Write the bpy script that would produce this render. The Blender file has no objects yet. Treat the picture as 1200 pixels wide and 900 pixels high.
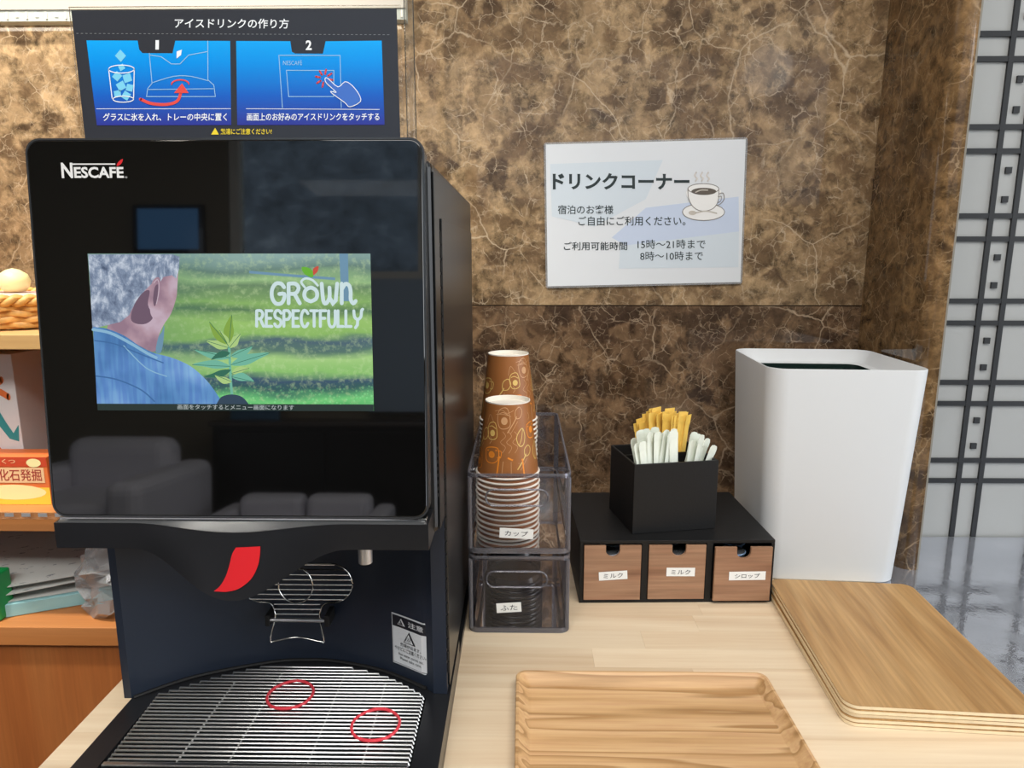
import bpy, math, random
from math import sin, cos, pi, radians, atan, tan, hypot
from mathutils import Vector, Matrix

S = bpy.context.scene
COL = S.collection
random.seed(7)

# ------------------------------------------------------------------ camera
PITCH = atan(148 / 800.0)
YAW = atan(12 / 800.0 * cos(PITCH))
cd = bpy.data.cameras.new('camera'); cam = bpy.data.objects.new('camera', cd); COL.objects.link(cam)
cam.location = (0, 0, 0.45)
cam.rotation_euler = (pi / 2 - PITCH, 0, YAW)
cd.sensor_fit = 'HORIZONTAL'; cd.sensor_width = 36.0; cd.lens = 36.0 * 800 / 1200
cd.clip_start = 0.02; cd.clip_end = 100
S.camera = cam

# ------------------------------------------------------------------ world, exposure
S.view_settings.view_transform = 'Standard'; S.view_settings.look = 'None'
S.view_settings.gamma = 1.0; S.view_settings.use_curve_mapping = False
S.view_settings.exposure = -0.16
w = bpy.data.worlds.new('daylight'); S.world = w; w.use_nodes = True
w.node_tree.nodes['Background'].inputs[0].default_value = (0.80, 0.89, 1.0, 1)
w.node_tree.nodes['Background'].inputs[1].default_value = 2.2

# ------------------------------------------------------------------ lights of the room, plus an added fill spot
def area(name, loc, rot, sx, sy, power, col=(1, 1, 1)):
    l = bpy.data.lights.new(name, 'AREA'); l.shape = 'RECTANGLE'; l.size = sx; l.size_y = sy
    l.energy = power; l.color = col
    o = bpy.data.objects.new(name, l); COL.objects.link(o); o.location = loc; o.rotation_euler = rot
    return o
CEIL = 1.95
area('ceiling_light_near', (0.30, -0.15, CEIL - 0.03), (0, 0, 0), 1.6, 1.0, 36, (1.0, 0.97, 0.93))
area('ceiling_light_far', (-0.4, -1.15, CEIL - 0.03), (0, 0, 0), 3.2, 0.6, 62, (1.0, 0.97, 0.94))
area('window_daylight', (4.12, -1.1, 0.9), (radians(90), 0, radians(90)), 3.0, 1.7, 92, (0.90, 0.95, 1.0))

sp_ = bpy.data.lights.new('left_wall_fill', 'SPOT'); sp_.energy = 190; sp_.spot_size = radians(58); sp_.spot_blend = 0.8; sp_.shadow_soft_size = 0.06; sp_.color = (1.0, 0.93, 0.82)  # added fill spot without a fixture, brightens the left marble and shelf
spo = bpy.data.objects.new('left_wall_fill', sp_); COL.objects.link(spo); spo.location = (-0.95, 0.35, CEIL - 0.06)
spo.rotation_euler = (Vector((-0.72, 1.14, 0.62)) - Vector((-0.95, 0.35, CEIL - 0.06))).to_track_quat('-Z', 'Y').to_euler()

# ------------------------------------------------------------------ mesh building helpers
class MB:
    def __init__(s, fn=None):
        s.v = []; s.f = []; s.m = []; s.fn = fn or (lambda x, y, z: (x, y, z))
    def add(s, pts, faces, mi=0):
        b = len(s.v); s.v += [tuple(s.fn(*p)) for p in pts]
        s.f += [tuple(b + i for i in f) for f in faces]; s.m += [mi] * len(faces)
    def box(s, x0, x1, y0, y1, z0, z1, mi=0):
        s.add([(x0, y0, z0), (x1, y0, z0), (x1, y1, z0), (x0, y1, z0), (x0, y0, z1), (x1, y0, z1), (x1, y1, z1), (x0, y1, z1)],
              [(0, 3, 2, 1), (4, 5, 6, 7), (0, 1, 5, 4), (1, 2, 6, 5), (2, 3, 7, 6), (3, 0, 4, 7)], mi)
    def prism(s, pts, z0, z1, mi=0):
        n = len(pts)
        s.add([(x, y, z0) for x, y in pts] + [(x, y, z1) for x, y in pts],
              [tuple(range(n))[::-1], tuple(range(n, 2 * n))] + [(i, (i + 1) % n, n + (i + 1) % n, n + i) for i in range(n)], mi)
    def prism_y(s, pts, y0, y1, mi=0):           # outline in X,Z pushed along Y
        n = len(pts)
        s.add([(x, y0, z) for x, z in pts] + [(x, y1, z) for x, z in pts],
              [tuple(range(n)), tuple(range(n, 2 * n))[::-1]] + [(i, n + i, n + (i + 1) % n, (i + 1) % n) for i in range(n)], mi)
    def lathe(s, prof, n=32, c=(0, 0, 0), mi=0):  # open profile of (r, z)
        k = len(prof); pts = []
        for r, z in prof:
            for i in range(n):
                a = 2 * pi * i / n; pts.append((c[0] + r * cos(a), c[1] + r * sin(a), c[2] + z))
        fs = []
        for j in range(k - 1):
            for i in range(n):
                a, b = j * n + i, j * n + (i + 1) % n
                fs.append((a, b, b + n, a + n))
        s.add(pts, fs, mi)
    def loft(s, rings, mi=0, close=False, cap0=False, cap1=False):
        n = len(rings[0]); pts = [p for r in rings for p in r]; fs = []; k = len(rings)
        for j in range(k if close else k - 1):
            for i in range(n):
                a, b = j * n + i, j * n + (i + 1) % n
                c, d = ((j + 1) % k) * n + (i + 1) % n, ((j + 1) % k) * n + i
                fs.append((a, b, c, d))
        if cap0: fs.append(tuple(range(n))[::-1])
        if cap1: fs.append(tuple(range((k - 1) * n, k * n)))
        s.add(pts, fs, mi)
    def tube(s, path, r, n=8, closed=False, mi=0):
        P = [Vector(p) for p in path]; k = len(P); rings = []
        up = Vector((0, 0, 1))
        for i in range(k):
            t = (P[(i + 1) % k] - P[i - 1]) if closed else (P[min(i + 1, k - 1)] - P[max(i - 1, 0)])
            t.normalize()
            a = t.cross(up)
            if a.length < 0.1: a = t.cross(Vector((0, 1, 0)))
            a.normalize(); b = t.cross(a)
            rr = r[i] if isinstance(r, (list, tuple)) else r
            rings.append([tuple(P[i] + a * (rr * cos(2 * pi * j / n)) + b * (rr * sin(2 * pi * j / n))) for j in range(n)])
        s.loft(rings, mi, close=closed, cap0=not closed, cap1=not closed)
    # flat print helpers: x,y in the sheet's own plane, w = layer
    def poly(s, pts, w=0.0, mi=0):
        s.add([(x, y, w) for x, y in pts], [tuple(range(len(pts)))], mi)
    def rect(s, x0, y0, x1, y1, w=0.0, mi=0): s.poly([(x0, y0), (x1, y0), (x1, y1), (x0, y1)], w, mi)
    def ell(s, cx, cy, rx, ry, w=0.0, mi=0, n=20, a0=0, a1=2 * pi):
        s.poly([(cx + rx * cos(a0 + (a1 - a0) * i / n), cy + ry * sin(a0 + (a1 - a0) * i / n)) for i in range(n if a1 - a0 > 6 else n + 1)], w, mi)
    def stroke(s, pts, wd, w=0.0, mi=0, closed=False, caps=True):
        if closed: pts = list(pts) + [pts[0]]
        P = [Vector((p[0], p[1])) for p in pts]; k = len(P); L = []; R = []
        for i in range(k):
            if closed and i in (0, k - 1): t = (P[1] - P[0]).normalized() + (P[-1] - P[-2]).normalized()
            elif i == 0: t = P[1] - P[0]
            elif i == k - 1: t = P[-1] - P[-2]
            else: t = (P[i + 1] - P[i]).normalized() + (P[i] - P[i - 1]).normalized()
            if t.length < 1e-9: t = P[i] - P[i - 1]
            t.normalize(); nrm = Vector((-t.y, t.x)); seg = (P[i] - P[i - 1]) if i else (P[1] - P[0]); seg.normalize()
            q = max(0.5, abs(nrm.dot(Vector((-seg.y, seg.x)))))
            h = wd / 2 / q
            L.append(P[i] + nrm * h); R.append(P[i] - nrm * h)
        s.add([(p.x, p.y, w) for p in L] + [(p.x, p.y, w) for p in R], [(i, i + 1, k + i + 1, k + i) for i in range(k - 1)], mi)
        if caps and not closed:
            for c in (P[0], P[-1]): s.ell(c.x, c.y, wd / 2, wd / 2, w, mi, 8)
    def ering(s, cx, cy, rx, ry, wd, w=0, mi=0, n=24, a0=0, a1=2 * pi):
        full = a1 - a0 > 6.2
        s.stroke([(cx + rx * cos(a0 + (a1 - a0) * i / n), cy + ry * sin(a0 + (a1 - a0) * i / n)) for i in range(n if full else n + 1)], wd, w, mi, closed=full)
    def text(s, body, x0, y0, x1, y1, w=0.0, mi=0, weight=0.0, shear=0.0):   # (x0,y0) bottom-left of the ink, (x1,y1) top-right
        vs, fs = text_mesh(body, weight)
        s.add([(x0 + a * (x1 - x0) + shear * b * (y1 - y0), y0 + b * (y1 - y0), w) for a, b in vs], fs, mi)
    def build(s, name, mats, parent=None, smooth=None, bevel=0, seg=2, off=None):
        me = bpy.data.meshes.new(name)
        if off is None and parent is not None: off = parent.get('_o')
        v = s.v
        if off is not None: v = [(a - off[0], b - off[1], c - off[2]) for a, b, c in v]
        me.from_pydata(v, [], s.f)
        for m in (mats if isinstance(mats, (list, tuple)) else [mats]): me.materials.append(m)
        me.polygons.foreach_set('material_index', s.m)
        if smooth:
            me.polygons.foreach_set('use_smooth', [True] * len(me.polygons)); me.set_sharp_from_angle(angle=radians(smooth))
        me.update()
        o = bpy.data.objects.new(name, me); COL.objects.link(o)
        if parent is not None:
            o.parent = parent
            if parent.get('_o') is not None: o['_o'] = list(parent['_o'])
        if bevel:
            b = o.modifiers.new('bevel', 'BEVEL'); b.width = bevel; b.segments = seg; b.limit_method = 'ANGLE'; b.angle_limit = radians(40)
        return o

_tx = {}
def text_mesh(body, weight):
    if (body, weight) in _tx: return _tx[(body, weight)]
    c = bpy.data.curves.new('t', 'FONT'); c.body = body; c.offset = weight; c.resolution_u = 3; c.fill_mode = 'FRONT'
    o = bpy.data.objects.new('t', c); COL.objects.link(o)
    dg = bpy.context.evaluated_depsgraph_get(); dg.update()
    me = o.evaluated_get(dg).to_mesh()
    vs = [(v.co.x, v.co.y) for v in me.vertices]; fs = [tuple(p.vertices) for p in me.polygons]
    o.evaluated_get(dg).to_mesh_clear()
    bpy.data.objects.remove(o); bpy.data.curves.remove(c)
    xs = [p[0] for p in vs]; ys = [p[1] for p in vs]; a, b, c_, d = min(xs), max(xs), min(ys), max(ys)
    vs = [((x - a) / (b - a), (y - c_) / max(1e-6, d - c_)) for x, y in vs]
    _tx[(body, weight)] = (vs, fs); return vs, fs

def tag(o, label=None, cat=None, group=None, kind=None):
    if label: o['label'] = label
    if cat: o['category'] = cat
    if group: o['group'] = group
    if kind: o['kind'] = kind
    return o
def thing(name, label, cat, loc=(0, 0, 0), rotz=0, group=None, world=False, kind=None):
    o = bpy.data.objects.new(name, None); COL.objects.link(o); o.empty_display_size = 0.02
    o.location = loc; o.rotation_euler = (0, 0, rotz)
    if world: o['_o'] = list(loc)          # children are given in scene coordinates
    return tag(o, label, cat, group, kind)
def copy_tree(o, parent=None):
    c = o.copy(); COL.objects.link(c); c.parent = parent
    for ch in list(o.children): copy_tree(ch, c)
    return c
def rrect(x0, y0, x1, y1, r, n=5):
    out = []
    for cx, cy, a in ((x1 - r, y0 + r, -pi / 2), (x1 - r, y1 - r, 0), (x0 + r, y1 - r, pi / 2), (x0 + r, y0 + r, pi)):
        for i in range(n + 1): out.append((cx + r * cos(a + pi / 2 * i / n), cy + r * sin(a + pi / 2 * i / n)))
    return out
def smooth_path(pts, n=6, closed=False):
    out = []; k = len(pts)
    for i in range(k if closed else k - 1):
        p0 = pts[(i - 1) % k] if (closed or i) else pts[0]; p1 = pts[i]; p2 = pts[(i + 1) % k]
        p3 = pts[(i + 2) % k] if (closed or i + 2 < k) else pts[-1]
        for j in range(n):
            t = j / n
            out.append(tuple(0.5 * (2 * b + (c - a) * t + (2 * a - 5 * b + 4 * c - d) * t * t + (3 * b - a - 3 * c + d) * t ** 3) for a, b, c, d in zip(p0, p1, p2, p3)))
    if not closed: out.append(tuple(pts[-1]))
    return out
def sheet_coords(TL, TR, BR, BL, W, H):
    """reads positions measured on a sheet (as seen in perspective) back into the sheet's own width and height"""
    def g(x, y):
        t = 0.5
        for _ in range(4):
            yt = TL[1] + (TR[1] - TL[1]) * t; yb = BL[1] + (BR[1] - BL[1]) * t
            q = (y - yt) / (yb - yt)
            xl = TL[0] + (BL[0] - TL[0]) * q; xr = TR[0] + (BR[0] - TR[0]) * q
            t = (x - xl) / (xr - xl)
        return t * W, (1 - q) * H
    return g

# ------------------------------------------------------------------ materials
def lin(c):
    return tuple(((x / 255) / 12.92 if x / 255 <= 0.04045 else ((x / 255 + 0.055) / 1.055) ** 2.4) for x in c) + (1,)
_m = {}
def mat(name, col=(128, 128, 128), rough=0.5, metal=0, spec=0.5, emit=None, es=1.0, coat=0, bump=0, bscale=200, vary=0, vscale=30):
    if name in _m: return _m[name]
    m = bpy.data.materials.new(name); m.use_nodes = True; nt = m.node_tree; b = nt.nodes['Principled BSDF']
    b.inputs['Base Color'].default_value = lin(col); b.inputs['Roughness'].default_value = rough
    b.inputs['Metallic'].default_value = metal; b.inputs['Specular IOR Level'].default_value = spec
    b.inputs['Coat Weight'].default_value = coat; b.inputs['Coat Roughness'].default_value = 0.03
    if emit: b.inputs['Emission Color'].default_value = lin(emit); b.inputs['Emission Strength'].default_value = es
    if bump or vary:
        tc = nt.nodes.new('ShaderNodeTexCoord')
        n = nt.nodes.new('ShaderNodeTexNoise'); n.inputs['Scale'].default_value = bscale if bump else vscale; n.inputs['Detail'].default_value = 4
        nt.links.new(tc.outputs['Object'], n.inputs['Vector'])
        if bump:
            bp = nt.nodes.new('ShaderNodeBump'); bp.inputs['Strength'].default_value = bump; bp.inputs['Distance'].default_value = 0.001
            nt.links.new(n.outputs[0], bp.inputs['Height']); nt.links.new(bp.outputs[0], b.inputs['Normal'])
        if vary:
            n2 = nt.nodes.new('ShaderNodeTexNoise'); n2.inputs['Scale'].default_value = vscale; n2.inputs['Detail'].default_value = 5
            nt.links.new(tc.outputs['Object'], n2.inputs['Vector'])
            r = nt.nodes.new('ShaderNodeValToRGB'); c = lin(col)
            r.color_ramp.elements[0].position = 0.3; r.color_ramp.elements[1].position = 0.7
            r.color_ramp.elements[0].color = tuple(x * (1 - vary) for x in c[:3]) + (1,); r.color_ramp.elements[1].color = tuple(min(1, x * (1 + vary)) for x in c[:3]) + (1,)
            nt.links.new(n2.outputs[0], r.inputs[0]); nt.links.new(r.outputs[0], b.inputs['Base Color'])
    _m[name] = m; return m
class NT:
    def __init__(s, name):
        s.m = bpy.data.materials.new(name); s.m.use_nodes = True; s.t = s.m.node_tree; s.b = s.t.nodes['Principled BSDF']
        s.tc = s.n('TexCoord').outputs['Object']; _m[name] = s.m
    def n(s, kind, **kw):
        x = s.t.nodes.new('ShaderNode' + kind)
        for k, v in kw.items():
            if hasattr(x, k): setattr(x, k, v)
        return x
    def l(s, a, b): s.t.links.new(a, b)
    def mapping(s, scale=(1, 1, 1), rot=(0, 0, 0), loc=(0, 0, 0), src=None):
        m = s.n('Mapping'); s.l(src or s.tc, m.inputs[0]); m.inputs['Scale'].default_value = scale; m.inputs['Rotation'].default_value = rot; m.inputs['Location'].default_value = loc
        return m.outputs[0]
    def noise(s, vec, scale, detail=4, rough=0.5, dist=0, out=0):
        x = s.n('TexNoise'); s.l(vec, x.inputs['Vector']); x.inputs['Scale'].default_value = scale; x.inputs['Detail'].default_value = detail
        x.inputs['Roughness'].default_value = rough; x.inputs['Distortion'].default_value = dist; return x.outputs[out]
    def voro(s, vec, scale, feature='F1', out='Distance'):
        x = s.n('TexVoronoi'); x.feature = feature; s.l(vec, x.inputs['Vector']); x.inputs['Scale'].default_value = scale; return x.outputs[out]
    def ramp(s, fac, stops, interp='LINEAR'):
        r = s.n('ValToRGB'); s.l(fac, r.inputs[0]); e = r.color_ramp.elements; r.color_ramp.interpolation = interp
        while len(e) < len(stops): e.new(0.5)
        for i, (p, c) in enumerate(stops): e[i].position = p; e[i].color = c if len(c) == 4 else lin(c)
        return r.outputs[0]
    def math(s, op, a, b=None, c=None):
        x = s.n('Math'); x.operation = op
        for i, q in enumerate((a, b, c)):
            if q is None: continue
            if isinstance(q, (int, float)): x.inputs[i].default_value = q
            else: s.l(q, x.inputs[i])
        return x.outputs[0]
    def mix(s, fac, a, b, mode='MIX'):
        x = s.n('Mix'); x.data_type = 'RGBA'; x.blend_type = mode
        for i, q in ((0, fac), (6, a), (7, b)):
            if isinstance(q, (int, float)): x.inputs[i].default_value = q
            elif isinstance(q, tuple): x.inputs[i].default_value = q if len(q) == 4 else lin(q)
            else: s.l(q, x.inputs[i])
        return x.outputs[2]
    def warp(s, vec, scale, amt, detail=3):
        nz = s.noise(vec, scale, detail, out=1)
        a = s.n('VectorMath'); a.operation = 'SUBTRACT'; s.l(nz, a.inputs[0]); a.inputs[1].default_value = (0.5, 0.5, 0.5)
        b = s.n('VectorMath'); b.operation = 'SCALE'; s.l(a.outputs[0], b.inputs[0]); b.inputs[3].default_value = amt
        c = s.n('VectorMath'); c.operation = 'ADD'; s.l(vec, c.inputs[0]); s.l(b.outputs[0], c.inputs[1]); return c.outputs[0]
    def bump(s, h, strength=0.2, dist=0.001):
        b = s.n('Bump'); b.inputs['Strength'].default_value = strength; b.inputs['Distance'].default_value = dist; s.l(h, b.inputs['Height']); s.l(b.outputs[0], s.b.inputs['Normal'])
    def out(s, col, rough=0.5, spec=0.5, coat=0):
        s.l(col, s.b.inputs['Base Color']); s.b.inputs['Roughness'].default_value = rough; s.b.inputs['Specular IOR Level'].default_value = spec
        s.b.inputs['Coat Weight'].default_value = coat
        return s.m

def marble(name, dark, mid, tan_, vein, seed, bias=0.0):
    k = NT(name); v = k.mapping(loc=(seed, seed * 0.7, seed * 1.3))
    cloud = k.noise(k.warp(v, 4, 0.12, 6), 3.2, 10, 0.68)
    grain = k.noise(k.warp(v, 20, 0.03, 4), 50, 10, 0.72)
    cement = k.ramp(cloud, [(0.36 + bias, mid), (0.58 + bias, tan_)])
    cement = k.mix(0.8, cement, k.ramp(grain, [(0.36, (56, 56, 56)), (0.64, (208, 208, 208))]), 'OVERLAY')
    def mul(a_, b_): return k.math('MULTIPLY', a_, b_)
    base = cement
    for sc, amt, lo, hi, op in ((11, 0.05, 0.05, 0.16, 0.85), (24, 0.030, 0.08, 0.20, 0.85), (52, 0.018, 0.10, 0.24, 0.6)):
        vv = k.warp(k.mapping(loc=(sc, 0.3 * sc, 0), src=v), sc * 1.1, amt, 6)
        e = k.voro(vv, sc, 'DISTANCE_TO_EDGE'); c = k.voro(vv, sc, 'F1', 'Color')
        sp = k.n('SeparateColor'); k.l(c, sp.inputs[0])
        col = k.mix(0.45, k.ramp(sp.outputs[0], [(0.1, dark), (0.55, mid), (0.95, tan_)]), k.ramp(grain, [(0.36, (70, 70, 70)), (0.64, (190, 190, 190))]), 'OVERLAY')
        m_ = mul(mul(k.ramp(e, [(lo, (0, 0, 0)), (hi, (255, 255, 255))]), k.ramp(sp.outputs[1], [(0.42, (0, 0, 0)), (0.50, (255, 255, 255))])), op)
        base = k.mix(m_, base, col)
    for sc, amt, th, op in ((7, 0.06, 0.011, 0.8), (16, 0.035, 0.018, 0.7), (36, 0.016, 0.035, 0.65), (80, 0.008, 0.06, 0.4)):
        e = k.voro(k.warp(k.mapping(loc=(0.7 * sc, sc, sc), src=v), sc * 1.6, amt, 8), sc, 'DISTANCE_TO_EDGE')
        g = k.noise(k.mapping(loc=(0, sc, 2 * sc), src=v), sc * 0.7, 5, 0.6)
        m_ = mul(mul(k.ramp(e, [(0.0, (255, 255, 255)), (th, (0, 0, 0))]), k.ramp(g, [(0.48, (0, 0, 0)), (0.62, (255, 255, 255))])), op)
        base = k.mix(m_, base, vein)
    return k.out(base, 0.045, 0.6)
M_marble_up = marble('marble_upper', (84, 66, 50), (128, 103, 76), (172, 145, 110), (200, 180, 152), 1.3, -0.03)
M_marble_lo = marble('marble_lower', (56, 42, 34), (94, 73, 55), (140, 112, 84), (182, 160, 134), 4.7, 0.03)
M_marble_p = marble('marble_pilaster', (60, 44, 30), (102, 78, 52), (142, 112, 76), (176, 150, 116), 8.1, 0.0)

def wood(name, cols, along='X', scale=1.0, rings=7.0, stretch=12.0, rough=0.45, fine=0.25, sharp=True, seed=0.0, rand=0.0, spec=0.35):
    k = NT(name); st = {'X': (1, stretch, stretch), 'Y': (stretch, 1, stretch), 'Z': (stretch, stretch, 1)}[along]
    st = tuple(a * scale for a in st)
    v0 = k.mapping(loc=(seed, seed * 2.1, seed * 0.6))
    if rand:
        oi = k.n('ObjectInfo'); c = k.n('CombineXYZ'); k.l(k.math('MULTIPLY', oi.outputs['Random'], 9.0), c.inputs[0]); k.l(k.math('MULTIPLY', oi.outputs['Random'], 23.0), c.inputs[1])
        ad = k.n('VectorMath'); k.l(v0, ad.inputs[0]); k.l(c.outputs[0], ad.inputs[1]); v0 = ad.outputs[0]
    v = k.mapping(scale=st, src=v0)
    n1 = k.noise(v, 1.0, 2, 0.45)
    r = k.math('PINGPONG' if not sharp else 'FRACT', k.math('MULTIPLY', n1, rings), 1.0) if not sharp else k.math('FRACT', k.math('MULTIPLY', n1, rings))
    stops = [(0.0, cols[0]), (0.55, cols[1]), (0.9, cols[2]), (1.0, cols[0])] if sharp else [(0.0, cols[0]), (0.6, cols[1]), (1.0, cols[2])]
    c = k.ramp(r, stops)
    st2 = {'X': (6, 160, 160), 'Y': (160, 6, 160), 'Z': (160, 160, 6)}[along]
    n2 = k.noise(k.mapping(scale=st2, src=v0), 1.6, 5, 0.6)
    c = k.mix(fine, c, k.ramp(n2, [(0.3, (70, 70, 70)), (0.7, (190, 190, 190))]), 'OVERLAY')
    if rand:
        hv = k.n('HueSaturation'); k.l(c, hv.inputs['Color']); k.l(k.math('MULTIPLY_ADD', oi.outputs['Random'], rand, 1 - rand / 2), hv.inputs['Value']); c = hv.outputs[0]
    k.bump(n2, 0.08, 0.0005)
    return k.out(c, rough, spec)
M_stave = wood('beech_stave', [(214, 194, 164), (222, 205, 178), (206, 184, 152)], 'X', 1.2, 3.0, 16, 0.42, 0.16, False, rand=0.10)
M_tray = wood('ash_tray', [(210, 176, 130), (200, 162, 114), (172, 130, 84)], 'X', 1.6, 9.0, 15, 0.45, 0.30, True, seed=3.3)
M_ply = wood('oak_veneer', [(190, 152, 102), (180, 140, 90), (166, 126, 78)], 'Y', 3.0, 5.0, 11, 0.42, 0.35, False, seed=2.0)
M_plyedge = wood('plywood_edge', [(222, 194, 150), (206, 172, 126), (190, 150, 104)], 'X', 6, 2, 30, 0.6, 0.2, False)
M_walnut = wood('walnut_veneer', [(172, 134, 106), (158, 118, 92), (138, 100, 76)], 'X', 5.0, 4.0, 8, 0.5, 0.35, False, seed=5.0)
M_shelf = wood('orange_shelf_laminate', [(200, 134, 78), (192, 124, 68), (182, 114, 60)], 'X', 1.5, 3.0, 10, 0.5, 0.15, False)
M_shelf_lt = wood('pale_shelf_laminate', [(214, 178, 124), (208, 170, 114), (200, 160, 104)], 'X', 1.5, 3.0, 10, 0.5, 0.15, False)
M_panelwood = wood('orange_cabinet_front', [(186, 116, 62), (178, 106, 54), (170, 98, 48)], 'Z', 1.5, 3.0, 10, 0.5, 0.2, False)

M_gloss = mat('gloss_black_panel', (9, 9, 9), 0.03, 0, 0.95)
M_black = mat('satin_black_plastic', (24, 25, 27), 0.32, 0, 0.5)
M_visor = mat('visor_black_plastic', (26, 27, 30), 0.28, 0, 0.5)
M_navy = mat('recess_blue_black_plastic', (30, 38, 52), 0.40, 0, 0.45, vary=0.08, vscale=12)
M_matblack = mat('matt_black_wood', (20, 20, 21), 0.5, 0, 0.35, bump=0.15, bscale=300)
M_dark = mat('dark_void', (8, 8, 9), 0.7)
M_chrome = mat('chrome', (215, 215, 212), 0.14, 1)
M_steel = mat('brushed_steel', (190, 190, 192), 0.28, 1)
M_silver = mat('silver_nozzle', (205, 205, 208), 0.3, 0.6)
M_red = mat('red_emblem', (204, 30, 38), 0.35)
M_ringred = mat('red_ring_plastic', (214, 60, 72), 0.4)
M_white = mat('white_bin_plastic', (205, 208, 210), 0.5, 0, 0.4)
M_paper = mat('white_paper', (238, 238, 236), 0.6)
M_rim = mat('cup_rim_cream', (240, 234, 222), 0.5)
M_ink = mat('black_ink', (38, 40, 42), 0.5)
M_inkgrey = mat('grey_ink', (120, 122, 124), 0.5)
M_bread = mat('lounge_grey_fabric', (226, 224, 232), 0.8, bump=0.2)

def clear(name, tint, ior=1.45, rough=0.02, body=0.0, bodycol=(120, 120, 125)):
    m = bpy.data.materials.new(name); m.use_nodes = True; nt = m.node_tree; nt.nodes.clear()
    o = nt.nodes.new('ShaderNodeOutputMaterial'); t = nt.nodes.new('ShaderNodeBsdfTransparent'); t.inputs[0].default_value = lin(tint)
    g = nt.nodes.new('ShaderNodeBsdfGlossy'); g.inputs['Roughness'].default_value = rough; g.inputs[0].default_value = (1, 1, 1, 1)
    fr = nt.nodes.new('ShaderNodeFresnel'); fr.inputs[0].default_value = ior
    mx = nt.nodes.new('ShaderNodeMixShader'); nt.links.new(fr.outputs[0], mx.inputs[0]); nt.links.new(t.outputs[0], mx.inputs[1]); nt.links.new(g.outputs[0], mx.inputs[2])
    last = mx.outputs[0]
    if body:
        d = nt.nodes.new('ShaderNodeBsdfDiffuse'); d.inputs[0].default_value = lin(bodycol)
        m2 = nt.nodes.new('ShaderNodeMixShader'); m2.inputs[0].default_value = body
        nt.links.new(last, m2.inputs[1]); nt.links.new(d.outputs[0], m2.inputs[2]); last = m2.outputs[0]
    nt.links.new(last, o.inputs[0]); _m[name] = m; return m
M_smoke = clear('smoky_clear_plastic', (250, 249, 251), 1.42, 0.03, 0.035, (150, 148, 160))
M_smoke_edge = clear('smoky_plastic_edge', (206, 204, 212), 1.55, 0.08, 0.25, (160, 160, 168))
M_clear = clear('clear_acrylic', (250, 250, 248), 1.25, 0.03, 0.02, (220, 222, 215))
M_pane = clear('window_glass', (235, 240, 240), 1.3)
M_film = clear('clear_film', (246, 248, 250), 1.5, 0.12, 0.20, (235, 238, 240))

# ================================================================== SETTING
W = 1.14
wall = thing('wall_back', None, None, (0, W, 0), world=True, kind='structure')
zj = 0.372
b = MB(); b.box(-2.6, 0.60, W, W + 0.03, zj + 0.0008, CEIL); b.build('marble_slab', M_marble_up, wall)
b = MB(); b.box(-2.6, 0.60, W, W + 0.03, -0.75, zj - 0.0008); b.build('marble_slab', M_marble_lo, wall)
b = MB(); b.box(-2.6, 3.2, W + 0.031, W + 0.08, -0.75, CEIL); tag(b.build('wall_front', mat('wall_core', (90, 84, 74), 0.8)), kind='structure')
# pilaster with a bullnose corner
prof = [(0.560, W - 0.001), (0.553, 0.962)] + [(0.573 - 0.020 * cos(a), 0.962 - 0.020 * sin(a)) for a in [pi / 2 * i / 8 for i in range(1, 9)]] + [(0.578, 0.942), (0.578, 1.062), (0.60, 1.062), (0.60, W - 0.001)]
b = MB(); b.prism(prof, 0.0, CEIL)
tag(b.build('trim_1', M_marble_p, smooth=40), kind='structure')
b = MB(); b.box(0.5785, 0.583, 0.946, 1.058, 0.0, CEIL)
tag(b.build('trim_2', mat('grey_joint', (130, 126, 116), 0.6)), kind='structure')

# lattice glass partition to the right
part = thing('wall_right', None, None, (1.0, 1.07, 0), world=True, kind='structure')
M_frost = mat('frosted_grey_glass', (162, 164, 163), 0.38, 0, 0.5, vary=0.03, vscale=3)
b = MB(); b.box(0.584, 2.6, 1.070, 1.090, -0.02, CEIL); b.build('glass_panel', M_frost, part)
M_lat = mat('lattice_black', (30, 32, 35), 0.45)
xs = [0.706 + 0.1265 * k for k in range(0, 8)]
def bar(x0, x1, z0, z1, nm='lattice_bar', t=0.0018):
    q = MB(); q.box(x0, x1, 1.0685 - t, 1.0699, z0, z1); return q.build(nm, M_lat, part)
for x in xs:
    for d in (0, 0.035): bar(x - 0.0038 + d, x + 0.0038 + d, 0.0, CEIL, t=0.0022)
zz = []
for k in range(15):
    z = 0.0955 + 0.1275 * k
    for d in (0, 0.034):
        if z + d < CEIL - 0.02: bar(0.584, 2.6, z + d - 0.0038, z + d + 0.0038)
    for x in xs:
        for d in (0.058, 0.100):
            if z + d < CEIL - 0.02: bar(x + 0.0175 - 0.0045, x + 0.0175 + 0.0045, z + d - 0.0047, z + d + 0.0047, 'lattice_stud')

# polished stone ledge that mirrors the lattice
k = NT('polished_grey_stone')
base = k.ramp(k.noise(k.tc, 8, 6), [(0.35, (196, 200, 210)), (0.65, (214, 218, 228))])
k.out(base, 0.04, 0.9)
k.l(k.ramp(k.noise(k.warp(k.tc, 12, 0.05), 22, 4, 0.6), [(0.42, (20, 20, 20)), (0.60, (112, 112, 112))]), k.b.inputs['Roughness'])
k.b.inputs['Metallic'].default_value = 0.8
k.bump(k.noise(k.warp(k.tc, 30, 0.03), 60, 4, 0.65), 0.30, 0.0006)
b = MB(); b.box(0.4985, 2.6, 0.10, 1.0645, -0.04, 0.0); tag(b.build('trim_3', k.m), kind='structure')

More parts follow.
